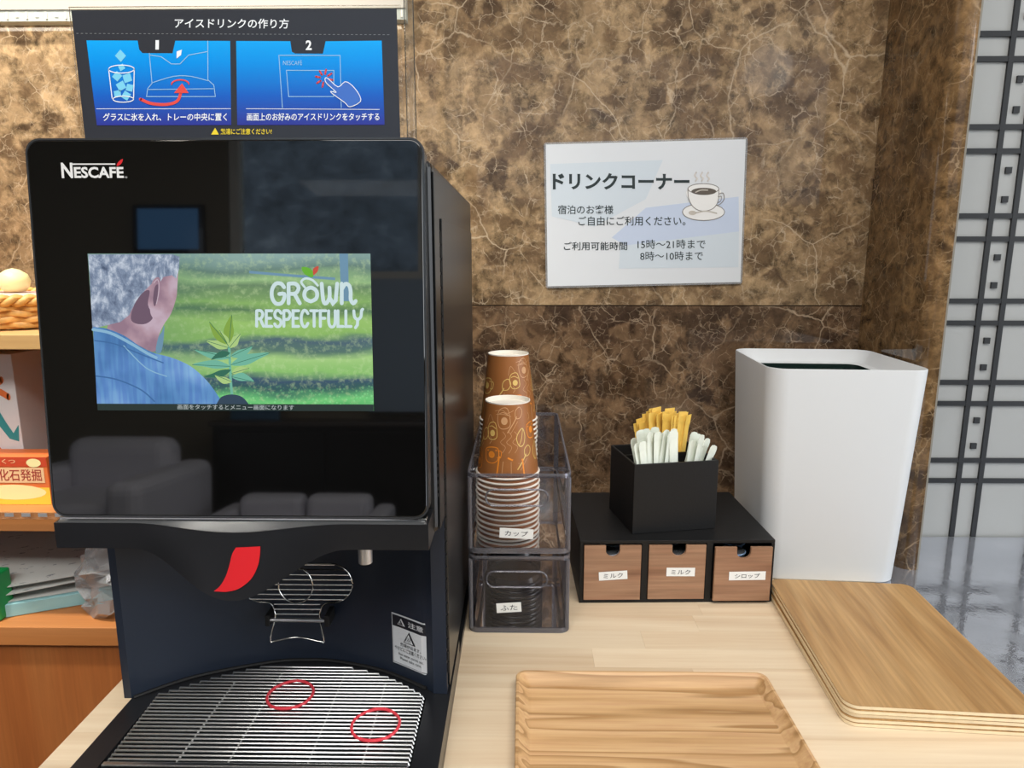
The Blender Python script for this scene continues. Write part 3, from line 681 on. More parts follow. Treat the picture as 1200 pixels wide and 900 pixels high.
# lettering on the display, drawn as rounded strokes
G = {'G': [[(1, .82), (.75, 1), (.3, 1), (0, .7), (0, .3), (.3, 0), (.75, 0), (1, .25), (1, .48), (.6, .48)]],
     'R': [[(0, 0), (0, 1)], [(0, 1), (.6, 1), (.9, .78), (.6, .5), (0, .5)], [(.5, .5), (1, 0)]],
     'O': [[(.5, 0), (.1, .15), (0, .5), (.1, .85), (.5, 1), (.9, .85), (1, .5), (.9, .15), (.5, 0)]],
     'o': [[(.5, .1), (.12, .22), (0, .45), (.12, .68), (.5, .8), (.88, .68), (1, .45), (.88, .22), (.5, .1)]],
     'W': [[(0, 1), (.1, .15), (.28, 0), (.5, .3), (.5, .8)], [(.5, .3), (.72, 0), (.9, .15), (1, 1)]],
     'n': [[(0, 0), (0, 1)], [(0, .7), (.3, .98), (.62, .9), (.74, .6), (.74, .2), (.95, 0), (1.15, .12)]],
     'E': [[(1, 1), (0, 1), (0, 0), (1, 0)], [(0, .52), (.8, .52)]],
     'S': [[(1, .84), (.7, 1), (.25, 1), (.02, .78), (.2, .56), (.8, .44), (1, .22), (.7, 0), (.25, 0), (0, .16)]],
     'P': [[(0, 0), (0, 1)], [(0, 1), (.65, 1), (1, .75), (.65, .46), (0, .46)]],
     'C': [[(1, .82), (.7, 1), (.3, 1), (0, .7), (0, .3), (.3, 0), (.7, 0), (1, .2)]],
     'T': [[(0, 1), (1, 1)], [(.5, 1), (.5, 0)]],
     'F': [[(1, 1), (0, 1), (0, 0)], [(0, .52), (.8, .52)]],
     'U': [[(0, 1), (0, .3), (.25, 0), (.75, 0), (1, .3), (1, 1)]],
     'L': [[(0, 1), (0, 0), (1, 0)]],
     'Y': [[(0, 1), (.1, .6), (.5, .45), (.9, .62), (1.0, 1), (1.15, 1.1)], [(.5, .45), (.45, .1), (.2, -.08)]]}
b = MB(fn=ps_)
def letters(s_, x0, y0, y1, wds, gap, sw):
    x = x0
    for ch, wd in zip(s_, wds):
        for st in G[ch]:
            pts = [(x + p[0] * wd, y1 + p[1] * (y0 - y1)) for p in st]
            if len(st) > 4: pts = smooth_path(pts, 3)
            b.stroke(pts, sw, 13, 0)
        x += wd + gap
letters('GRoWn', 323, 332, 354.5, [14, 13, 15, 18, 14], 5.2, 4.4)
letters('RESPECTFULLY', 305, 363, 381, [8, 6.5, 7.5, 7.5, 6.5, 7.5, 8, 6.5, 7.5, 6, 6, 9], 3.2, 3.4)
b.stroke(smooth_path([(361, 336), (357, 330), (362, 326), (370, 328), (376, 334)]), 2.6, 13.5, 0)
b.poly(smooth_path([(358, 313), (366, 314), (371, 319), (370, 325), (362, 322), (358, 317)], 3, True), 13.5, 1)
b.poly(smooth_path([(371, 322), (371, 315), (377, 312), (376, 318), (373, 321)], 3, True), 13.6, 2)
b.build('display_lettering', [screenmat('screen_letter_white', (216, 238, 240), 0.95), screenmat('screen_letter_green', (120, 200, 60)), screenmat('screen_letter_red', (226, 92, 72))], disp)
b = MB(fn=ps_); b.text('画面をタッチするとメニュー画面になります', 213, 479.2, 348, 473.4, 13, 0, 0.006)
b.build('display_caption', screenmat('screen_caption_white', (205, 214, 214)), disp)

# brand lettering top left of the front
b = MB(fn=pf)
M_logo = mat('logo_white', (214, 214, 212), 0.4, emit=(150, 150, 150), es=0.15)
b.text('N', 0.0262, 0.2713, 0.0352, 0.2830, 0.0003, 0, 0.03)
b.text('ESCAFE', 0.0362, 0.2713, 0.0752, 0.2798, 0.0003, 0, 0.03)
b.rect(0.0345, 0.2814, 0.0690, 0.2824, 0.0003, 0)
b.poly(smooth_path([(0.0700, 0.2806), (0.0716, 0.2836), (0.0752, 0.2858), (0.0742, 0.2828), (0.0722, 0.2810)], 4, True), 0.0003, 1)
b.ering(0.0770, 0.2719, 0.0007, 0.0007, 0.0002, 0.0003, 0, 12)
b.build('brand_lettering', [M_logo, M_red], mc)

# visor with its hanging bulge
def bulge(x):
    if x < -0.322 or x > -0.142: return 0.0
    t = (x + 0.322) / 0.18; t = t ** 0.93
    return (0.5 - 0.5 * cos(2 * pi * t)) ** 1.05
def vy(x, q): return 0.528 - 0.016 * bulge(x) * (0.35 + 0.65 * q)      # q 0 top, 1 bottom
nx = 72; rows = 8; rings = []
for i in range(nx + 1):
    x = -0.3865 + (0.3865 - 0.0765) * i / nx; zb = 0.2125 - 0.038 * bulge(x); zt = 0.2345 - 0.006 * bulge(x) * 0.9
    col = [(x, vy(x, j / rows), zt + (zb - zt) * j / rows) for j in range(rows + 1)]
    col += [(x, vy(x, 1) + 0.004, zb - 0.0008), (x, 0.59, zb + 0.004 * bulge(x)), (x, 0.59, 0.2355), (x, 0.536, 0.2355)]
    rings.append(col)
b = MB(); b.loft(rings, cap0=True, cap1=True); b.build('visor', M_visor, mc, smooth=30)
rings = []
for i in range(nx + 1):      # glossy grey sliver added as the highlight along the visor top
    x = -0.384 + (0.384 - 0.080) * i / nx; zt = 0.2345 - 0.0054 * bulge(x)
    rings.append([(x, 0.5285 - 0.0056 * bulge(x), zt + 0.0002), (x, 0.531, 0.2358), (x, 0.545, 0.2358), (x, 0.545, zt + 0.0002)])
b = MB(); b.loft(rings, cap0=True, cap1=True); b.build('visor_highlight', mat('highlight_grey', (96, 98, 100), 0.18, 0.5), mc, smooth=30)
b = MB(fn=lambda x, y, w: (lambda X, Z: (X, vy(X, min(1, max(0, (0.2345 - 0.0054 * bulge(X) - Z) / max(0.01, (0.022 + 0.0326 * bulge(X)))))) - 0.0009, Z))(-0.213 + (x - 307) * 0.000757, 0.2185 - (y - 635) * 0.00075))
edgeL = smooth_path([(281, 636), (277, 643), (274, 655), (270, 667), (264, 677), (257, 683)], 4); edgeR = smooth_path([(307, 635), (306.5, 645), (304, 657), (297, 670), (284, 680), (270, 683.4)], 4)
for i in range(len(edgeL) - 1):
    for j in range(4):
        f = lambda A, B, t: (A[0] + (B[0] - A[0]) * t, A[1] + (B[1] - A[1]) * t)
        b.poly([f(edgeL[i], edgeR[i], j / 4), f(edgeL[i], edgeR[i], (j + 1) / 4), f(edgeL[i + 1], edgeR[i + 1], (j + 1) / 4), f(edgeL[i + 1], edgeR[i + 1], j / 4)], 0, 0)
b.build('red_emblem', M_red, mc)
b = MB(); b.lathe([(0.0045, 0.0), (0.0062, 0.0), (0.0062, 0.034), (0.0045, 0.034)], 20, (-0.1395, 0.57, 0.182)); b.build('nozzle', M_silver, mc, smooth=40)

# folded wire cup rest
cr = MB(); YW = 0.640
def wire(pts, r=0.0009, closed=False): cr.tube(pts, r, 6, closed)
cz, cx0 = 0.126, -0.228
cap = []
for i in range(25):
    a = -pi / 2 + pi * i / 24; cap.append((-0.192 + 0.021 * cos(a), YW, cz + 0.021 * sin(a)))
for i in range(25):
    a = pi / 2 + pi * i / 24; cap.append((-0.264 + 0.021 * cos(a), YW, cz + 0.021 * sin(a)))
keep = [p for p in cap[:25]] + [p for p in cap[25:]]
wire(keep, 0.0010)
wire(smooth_path([(-0.264, YW, 0.105), (-0.256, YW, 0.104), (-0.252, YW - .001, 0.098), (-0.251, YW - .003, 0.088), (-0.256, YW - .006, 0.066), (-0.250, YW - .006, 0.0655), (-0.228, YW - .007, 0.0705), (-0.206, YW - .006, 0.0655), (-0.201, YW - .006, 0.066), (-0.205, YW - .003, 0.088), (-0.204, YW - .001, 0.098), (-0.199, YW, 0.104), (-0.192, YW, 0.105)], 5), 0.0010)
for i in range(11):
    z = 0.0925 + i * 0.0054
    if z > 0.105:
        d = abs(z - cz); h = math.sqrt(max(0, 0.021 ** 2 - d * d)); x0, x1 = -0.264 - h, -0.192 + h
    else: x0, x1 = -0.2515, -0.2045
    wire([(x0, YW - 0.0012, z), (x1, YW - 0.0012, z)], 0.0007)
wire([(cx0 + 0.0175 * cos(a), YW - 0.0025, cz - 0.001 + 0.0195 * sin(a)) for a in [2 * pi * i / 32 for i in range(32)]], 0.0009, True)
cup = cr.build('cup_rest', M_chrome, mc, smooth=60)
b = MB(); b.tube([(-0.2555, YW - 0.003, 0.0868), (-0.200, YW - 0.003, 0.0868)], 0.0022, 12); b.build('pivot_rod', M_steel, cup, smooth=60)
for xa, xb in ((-0.2605, -0.2555), (-0.200, -0.1945)):
    b = MB(); b.box(xa, xb, 0.634, 0.655, 0.081, 0.093); b.build('hinge_block', M_dark, cup, bevel=0.001)

# drip grille
gz = 0.0315; M_wire = mat('polished_wire', (240, 240, 238), 0.34, 1)
gr = thing('drip_grille', None, None, (0, 0, 0)); gr.parent = mc; gr['_o'] = [-0.23, 0.75, 0]
del gr['_o']
gr['_o'] = [-0.23, 0.75, 0]
def span(y):
    if y < 0.5985: return -0.3545 + 0.004 * (0.594 - y) / 0.09, -0.0945
    xsL = None
    pts = garc; L = R = None
    for i in range(len(pts) - 1):
        (xa, ya), (xb, yb) = pts[i], pts[i + 1]
        if (ya - y) * (yb - y) <= 0 and ya != yb:
            x = xa + (xb - xa) * (y - ya) / (yb - ya)
            if L is None: L = x
            R = x
    return (L + 0.002 if L else -0.25), (R - 0.002 if R else -0.2)
for i in range(27):
    yy = 0.507 + i * 0.00515
    if yy > 0.643: break
    x0, x1 = span(yy)
    q = MB(); q.tube([(x0, yy, gz - 0.003), (x0 + 0.0008, yy, gz), (x1 - 0.0008, yy, gz), (x1, yy, gz - 0.003)], 0.00105, 6); q.build('grille_wire', M_wire, gr, smooth=60)
for xa, xb in ((-0.292, -0.288), (-0.248, -0.246), (-0.180, -0.181), (-0.134, -0.136)):
    ye = 0.632 if xa in (-0.248, -0.180) else 0.618
    q = MB(); q.tube([(xa, 0.503, gz - 0.002), (xb, ye, gz - 0.002)], 0.0009, 6); q.build('cross_wire', M_wire, gr, smooth=60)
q = MB(); q.box(-0.352, -0.094, 0.4985, 0.5035, gz - 0.003, gz + 0.001); q.build('front_bar', M_steel, gr, bevel=0.001)
for cx, cy in ((-0.224, 0.594), (-0.132, 0.552)):
    q = MB(); n = 40
    q.tube([(cx + 0.0215 * cos(2 * pi * i / n), cy + 0.0215 * sin(2 * pi * i / n), gz + 0.0012 + 0.0003 * cos(8 * pi * i / n)) for i in range(n)], 0.0015, 6, True)
    q.build('red_ring', M_ringred, gr, smooth=60)

# warning sticker following the curved recess
def warc(x):
    for i in range(len(arc) - 1):
        if arc[i][0] <= x <= arc[i + 1][0]:
            t = (x - arc[i][0]) / (arc[i + 1][0] - arc[i][0]); return arc[i][1] + t * (arc[i + 1][1] - arc[i][1])
    return arc[-1][1]
SX0, SX1, SZ0, SZ1 = -0.1305, -0.0885, 0.0430, 0.0985
def stf(u, v, w):
    X = SX0 + u * (SX1 - SX0); return (X - 0.0005 * (w + 1), warc(X) - 0.0007 - 0.00025 * w, SZ0 + v * (SZ1 - SZ0) + 0.0)
b = MB(fn=stf)
def strip(x0, x1, y0, y1, w, mi, n=6):
    for i in range(n):
        a, c_ = x0 + (x1 - x0) * i / n, x0 + (x1 - x0) * (i + 1) / n; b.rect(a, y0, c_, y1, w, mi)
strip(0, 1, 0, 1, 0, 0); strip(0.03, 0.97, 0.025, 0.975, 1, 1); strip(0.05, 0.95, 0.04, 0.76, 2, 0)
b.text('注意', 0.46, 0.82, 0.86, 0.93, 2, 0, 0.01)
b.poly([(0.18, 0.81), (0.38, 0.81), (0.28, 0.94)], 2, 0); b.poly([(0.215, 0.825), (0.345, 0.825), (0.28, 0.915)], 3, 1); b.rect(0.272, 0.85, 0.288, 0.89, 4, 0)
b.poly([(0.34, 0.50), (0.66, 0.50), (0.50, 0.735)], 3, 1); b.poly([(0.385, 0.52), (0.615, 0.52), (0.50, 0.69)], 4, 0)
for i in range(3): b.stroke(smooth_path([(0.45 + .05 * i, 0.55), (0.435 + .05 * i, 0.58), (0.455 + .05 * i, 0.60), (0.44 + .05 * i, 0.63)], 3), 0.014, 5, 1)
b.text('熱湯が出ます。', 0.26, 0.405, 0.80, 0.475, 3, 1, 0.008); b.text('やけどにご注意ください。', 0.10, 0.305, 0.93, 0.385, 3, 1, 0.008)
b.text('Hot water comes out.', 0.2, 0.21, 0.86, 0.265, 3, 1); b.text('Please take care.', 0.24, 0.13, 0.8, 0.185, 3, 1)
b.build('warning_sticker', [mat('sticker_white', (214, 218, 222), 0.4), mat('sticker_black', (22, 26, 36), 0.4)], mc)
tag([o for o in bpy.data.objects if o.name == 'warning_sticker'][0], 'white and black caution sticker')

# ================================================================== POSTER ON THE MACHINE
PW, PH = 0.277, 0.108
po = thing('poster', 'blue and black iced drink instruction poster standing on the machine', 'poster', (-0.3835, 0.620, 0.5275))
b = MB(); b.box(-0.003, PW + 0.003, 0.0034, 0.0054, 0.0, 0.1325); b.build('acrylic_stand', M_clear, po, bevel=0.0005)
b = MB(); b.box(-0.003, PW + 0.003, -0.012, 0.03, 0.0, 0.002); b.build('stand_foot', M_clear, po)
b = MB(); b.box(0.0, PW, 0.0020, 0.0028, 0.003, 0.1290); b.build('card', mat('poster_black', (52, 54, 60), 0.2), po)
pm = sheet_coords((83, 17), (463, 13), (468, 158), (103, 158), PW, 0.1015)
def pof(x, y, w):
    u, v = pm(x, y); return (u, 0.0019 - w * 0.00012, 0.0275 + v)
k = NT('poster_blue'); sx = k.n('SeparateXYZ'); k.l(k.tc, sx.inputs[0])
k.out(k.ramp(k.math('MULTIPLY_ADD', sx.outputs[2], 1 / 0.068, -0.036 / 0.068), [(0.0, (52, 58, 150)), (0.35, (30, 96, 194)), (0.75, (10, 146, 232)), (1.0, (16, 166, 244))]), 0.2)
M_pw = mat('poster_white', (240, 244, 246), 0.4); M_pl = mat('poster_line', (150, 196, 226), 0.4); M_pr = mat('poster_red', (226, 74, 66), 0.4); M_py = mat('poster_yellow', (240, 214, 50), 0.4); M_pd = mat('poster_tab', (52, 54, 60), 0.3); M_pi = mat('poster_ice', (120, 206, 236), 0.4)
for side in (0, 1):
    b = MB(fn=pof)
    if side == 0: b.poly([(102, 50), (162, 50), (164, 60), (168, 64), (203, 64), (206, 50), (270, 50), (273, 146), (117, 146)], 1, 0)
    else: b.poly([(277, 50), (340, 50), (342, 62), (346, 64), (378, 64), (381, 50), (446, 49), (450, 146), (280, 146)], 1, 0)
    b.build('picture_panel', k.m, po)
b = MB(fn=pof)
b.text('アイスドリンクの作り方', 205, 36, 338, 25, 1, 0, 0.012)
for i in range(70): b.rect(90 + i * 5.25, 42.6, 92.6 + i * 5.25, 42, 1, 1)
b.text('1', 183, 60, 187, 49.5, 2, 0, 0.0); b.text('2', 358, 60, 365, 49, 2, 0, 0.03)
b.stroke([(116, 127), (272, 127)], 0.6, 2, 0); b.stroke([(290, 127), (444, 128)], 0.6, 2, 0)
b.text('グラスに氷を入れ、トレーの中央に置く', 124, 141, 268, 132, 2, 0, 0.012)
b.text('画面上のお好みのアイスドリンクをタッチする', 291, 141, 444, 132, 2, 0, 0.012)
b.poly([(250, 157), (259, 157), (254.5, 149)], 2, 3); b.text('熱湯にご注意ください!', 261, 157, 320, 150, 2, 3, 0.012)
# glass with ice
b.ering(144, 82, 15, 4.5, 1.0, 3, 0); b.stroke([(129, 82), (134, 115)], 1.0, 3, 0); b.stroke([(159, 82), (159, 115)], 1.0, 3, 0); b.ering(147, 116, 12, 3.5, 1.0, 3, 0)
for (x, y, s_) in ((139, 90, 6), (151, 92, 6.5), (144, 101, 6.5), (154, 103, 5.5), (140, 110, 5.5), (150, 112, 6), (144, 80, 4.5)):
    a = x * 0.7; b.poly([(x + s_ * cos(a + i * pi / 2), y + s_ * sin(a + i * pi / 2)) for i in range(4)], 2, 4)
b.poly([(142, 60), (149, 67), (143, 74), (136, 67)], 2, 4)
# machine outline, arrow
for pl in ([(176, 64), (180, 98), (175, 104), (174, 113), (254, 113), (252, 100), (245, 94), (244, 50)], [(181, 97), (205, 90), (225, 90), (245, 95)], [(175, 105), (252, 104)], [(176, 66), (190, 68), (202, 76), (212, 76), (222, 66), (244, 62)]):
    b.stroke(smooth_path(pl, 3) if len(pl) == 4 else pl, 0.8, 2, 2)
b.poly([(208, 70), (208, 62), (214, 60), (213, 66)], 2, 0)
b.ering(213, 99, 10, 5, 1.6, 3, 5, 16, pi, 2 * pi)
b.stroke(smooth_path([(167, 116), (180, 121), (198, 122), (210, 118), (214, 108)]), 3.4, 3, 5); b.poly([(206, 109), (215, 98), (223, 109)], 3.5, 5)
# second picture
b.stroke([(332, 126), (327, 66), (398, 66), (400, 126)], 0.8, 2, 2); b.stroke([(336, 83), (391, 83), (391, 113), (339, 113)], 0.8, 2, 2, closed=True)
b.text('NESCAFÉ', 332, 77, 354, 71, 2, 2)
for i in range(8):
    a = i * pi / 4 + 0.2; b.stroke([(380 + 5 * cos(a), 92 + 5 * sin(a)), (380 + 10 * cos(a), 92 + 10 * sin(a))], 2.0, 3, 5)
hand = smooth_path([(381, 93), (384, 92), (396, 102), (404, 96), (412, 100), (420, 110), (422, 119), (410, 125), (404, 120), (390, 110), (388, 107), (394, 108), (383, 98)], 3, True)
b.poly(hand, 3.5, 6); b.stroke(hand, 0.8, 4, 0, closed=True)
b.build('printed_text', [M_pw, M_inkgrey, M_pl, M_py, M_pi, M_pr, mat('poster_hand', (60, 110, 196), 0.4)], po)

# ================================================================== SIGN ON THE MARBLE
SW, SH = 0.316, 0.2235
sg = thing('wall_sign', 'laminated white drink corner notice taped to the brown marble', 'sign', (0.042, W - 0.0035, 0.4035))
ta = radians(1.3)
def sgf(u, z, d): return (u * cos(ta) - z * sin(ta) , 0.0012 - d, u * sin(ta) + z * cos(ta))
b = MB(fn=sgf); b.add([(x, y, w_) for w_ in (0.0, 0.0006) for x, y in rrect(-0.003, -0.003, SW + 0.003, SH + 0.003, 0.004)], [tuple(range(24)), tuple(range(24, 48))] + [(i, (i + 1) % 24, 24 + (i + 1) % 24, 24 + i) for i in range(24)])
b.build('laminate', M_film, sg)
sm_ = sheet_coords((643, 168), (877, 161), (869, 329), (645, 333), SW, SH)
def sif(x, y, w_):
    u, v = sm_(x, y); return sgf(u, v, 0.0008 + w_ * 0.00015)
b = MB(fn=sgf); b.poly([(0, 0), (SW, 0), (SW, SH), (0, SH)], 0.0008); b.build('paper', mat('sign_paper', (214, 218, 222), 0.22, 0, 0.6), sg)
b = MB(fn=sif)
pale, pale2 = 1, 2
b.poly([(648, 190), (780, 185), (760, 230), (700, 262), (650, 250)], 1, 2); b.poly([(760, 240), (868, 227), (868, 270), (765, 300), (720, 275)], 1, 1)
b.poly([(730, 285), (868, 268), (867, 311), (728, 312)], 1.2, 2)
b.text('ドリンクコーナー', 651, 219, 811, 200, 3, 0, 0.035)
b.text('宿泊のお客様', 657, 247.5, 722, 237, 3, 0, 0.008)
b.text('ご自由にご利用ください。', 681, 261, 806, 250, 3, 0, 0.008)
b.text('ご利用可能時間', 664, 290, 738, 280, 3, 0, 0.008)
b.text('15時～21時まで', 750, 288.5, 829, 277.5, 3, 0, 0.004)
b.text('8時～10時まで', 753, 302.5, 826, 291.5, 3, 0, 0.004)
# cup drawing
b.ering(827, 245, 24.5, 10, 0.9, 4, 3); b.ell(827, 245, 24, 9.6, 3.6, 4, 28)
b.poly(smooth_path([(809, 219), (845, 218), (845, 230), (839, 241), (830, 244), (820, 242), (812, 234)], 4, True), 4.5, 4)
b.stroke(smooth_path([(809, 219), (810, 230), (816, 240), (826, 244), (838, 241), (844, 232), (845, 218)], 4), 0.9, 5, 3)
b.ering(827, 218, 18, 6, 0.9, 5.2, 3); b.ell(827, 218, 17.6, 5.6, 5, 4, 24); b.ell(827.5, 221, 14.5, 4.2, 5.4, 5, 24); b.stroke(smooth_path([(818, 222), (824, 219.5), (832, 219.5)], 4), 1.4, 5.8, 6)
b.stroke(smooth_path([(845, 224), (850, 223), (851, 230), (846, 236), (842, 237)], 4), 0.9, 5, 3); b.stroke(smooth_path([(844, 227), (848, 227), (847, 232), (844, 234)], 4), 0.7, 5, 3)
b.ell(814, 246, 4.5, 2.6, 5, 6, 14); b.stroke(smooth_path([(818, 246), (830, 244), (842, 246.5)], 4), 1.6, 5.1, 6)
for x in (818, 825, 832): b.stroke(smooth_path([(x, 209), (x + 2, 206), (x - 1, 203), (x + 1, 199)], 4), 1.6, 4, 7)
b.build('printed_text', [mat('sign_ink', (36, 48, 50), 0.4), mat('pale_blue_wash', (192, 204, 224), 0.22, 0, 0.6), mat('pale_grey_blue_wash', (202, 212, 220), 0.22, 0, 0.6), mat('drawing_line', (130, 126, 122), 0.4), mat('drawing_white', (228, 228, 226), 0.3), mat('drawing_coffee', (92, 84, 76), 0.4), mat('drawing_beige', (188, 182, 172), 0.4), mat('drawing_steam', (206, 200, 194), 0.4)], sg)

# ================================================================== CLEAR STACKING BINS
def sticker(parent, fn, txt, w, h, rot, name='paper_label', weight=0.0):
    """fn(u, v, layer) maps the label plane to the parent's frame; the label is centred at 0,0"""
    ca, sa = cos(rot), sin(rot)
    q = MB(fn=lambda x, y, l_: fn(x * ca - y * sa, x * sa + y * ca, l_))
    q.rect(-w / 2, -h / 2, w / 2, h / 2, 0, 0); o = q.build(name, mat('label_paper', (236, 238, 236), 0.45), parent)
    q = MB(fn=lambda x, y, l_: fn(x * ca - y * sa, x * sa + y * ca, l_))
    q.text(txt, -w * 0.34, -h * 0.27, w * 0.34, h * 0.27, 1, 0, weight); q.build('lettering', mat('label_ink', (34, 40, 54), 0.5), o)
    return o
BX0, BX1, BY0, BY1, BH = -0.064, 0.0585, 0.764, 1.088, 0.100
def clear_bin(z0, label, txt, lx, lz, lw, lrot):
    t = thing('clear_bin', label, 'storage bin', (0, 0, z0))
    n = 6
    r0 = rrect(BX0 + 0.003, BY0 + 0.003, BX1 - 0.003, BY1 - 0.003, 0.010, n); r1 = rrect(BX0, BY0, BX1, BY1, 0.012, n); ri = rrect(BX0 + 0.0022, BY0 + 0.0022, BX1 - 0.0022, BY1 - 0.0022, 0.010, n)
    rib = rrect(BX0 + 0.005, BY0 + 0.005, BX1 - 0.005, BY1 - 0.005, 0.008, n)
    q = MB(); q.loft([[(x, y, 0.003) for x, y in rib], [(x, y, 0.0002) for x, y in r0], [(x, y, 0.004) for x, y in r0], [(x, y, 0.006) for x, y in r1], [(x, y, BH - 0.004) for x, y in r1]], cap0=True)
    q.build('walls', M_smoke, t, smooth=35)
    q = MB(); q.loft([[(x, y, BH - 0.006) for x, y in r1], [(x, y, BH - 0.0012) for x, y in r1], [(x, y, BH - 0.0012) for x, y in ri], [(x, y, BH - 0.006) for x, y in ri]], close=True)
    q.build('rim', M_smoke_edge, t, smooth=35)
    q = MB(); ro = rrect(BX0 - 0.0006, BY0 - 0.0006, BX1 + 0.0006, BY1 + 0.0006, 0.0125, n)
    q.loft([[(x, y, 0.0002) for x, y in ro], [(x, y, 0.0065) for x, y in ro], [(x, y, 0.0065) for x, y in ri], [(x, y, 0.0002) for x, y in ri]], close=True)
    q.build('foot_rim', M_smoke_edge, t, smooth=35)
    for cx, cy in ((BX0 + 0.003, BY0 + 0.003), (BX1 - 0.003, BY0 + 0.003), (BX0 + 0.003, BY1 - 0.003), (BX1 - 0.003, BY1 - 0.003)):
        q = MB(); q.tube([(cx, cy, 0.006), (cx, cy, BH - 0.006)], 0.0028, 8); q.build('corner_post', M_smoke_edge, t, smooth=60)
    hp = rrect(-0.042, 0.060, 0.031, 0.080, 0.0095, 8)
    q = MB(); q.tube([(x, BY0 - 0.0005, z) for x, z in hp], 0.0012, 6, True); q.build('handle_ring', M_smoke_edge, t, smooth=60)
    sticker(t, lambda u, v, l_: (lx + u, BY0 - 0.0016 - l_ * 0.0003, lz + v), txt, lw, 0.0125, lrot)
    return t
clear_bin(0.0, 'lower smoky clear bin holding black lids', 'ふた', -0.0150, 0.0340, 0.0300, radians(4))
clear_bin(BH + 0.003, 'upper smoky clear bin holding brown paper cups', 'カップ', -0.0060, 0.0260, 0.0400, radians(-3))

# ================================================================== PAPER CUPS
k = NT('cup_brown_print')
spk = k.noise(k.tc, 260, 3, 0.6)
k.out(k.mix(k.math('GREATER_THAN', k.noise(k.warp(k.tc, 70, 0.02), 130, 2), 0.70), (150, 90, 44), (214, 140, 84)), 0.45)
M_cupo = k.m
M_cup = mat('cup_brown', (158, 100, 52), 0.42)
CH, RT, RB = 0.092, 0.0275, 0.0385       # base (up) radius, rim (down) radius
def cup_thing(label, grp, plain):
    t = thing('paper_cup', label, 'cup', group=grp)
    q = MB(); q.lathe([(RB - 0.0012, 0.001), (RT - 0.0008, CH - 0.006), (RT - 0.0004, CH), (RT, CH), (RB, 0.002)], 40); q.build('sleeve', M_cupo if plain else M_cup, t, smooth=50)
    q = MB(); q.lathe([(0.0004, CH - 0.0055), (RT - 0.0009, CH - 0.0055), (RT - 0.0006, CH + 0.0002), (RT + 0.0002, CH + 0.0002), (RT + 0.0003, CH - 0.0012)], 40); q.build('base_disc', M_rim, t, smooth=40)
    q = MB(); rr_ = 0.0014; q.lathe([(RB + 0.0006 + rr_ * cos(a), 0.0016 + rr_ * sin(a)) for a in [2 * pi * i / 8 for i in range(9)]], 40); q.build('rim', M_rim, t, smooth=60)
    return t
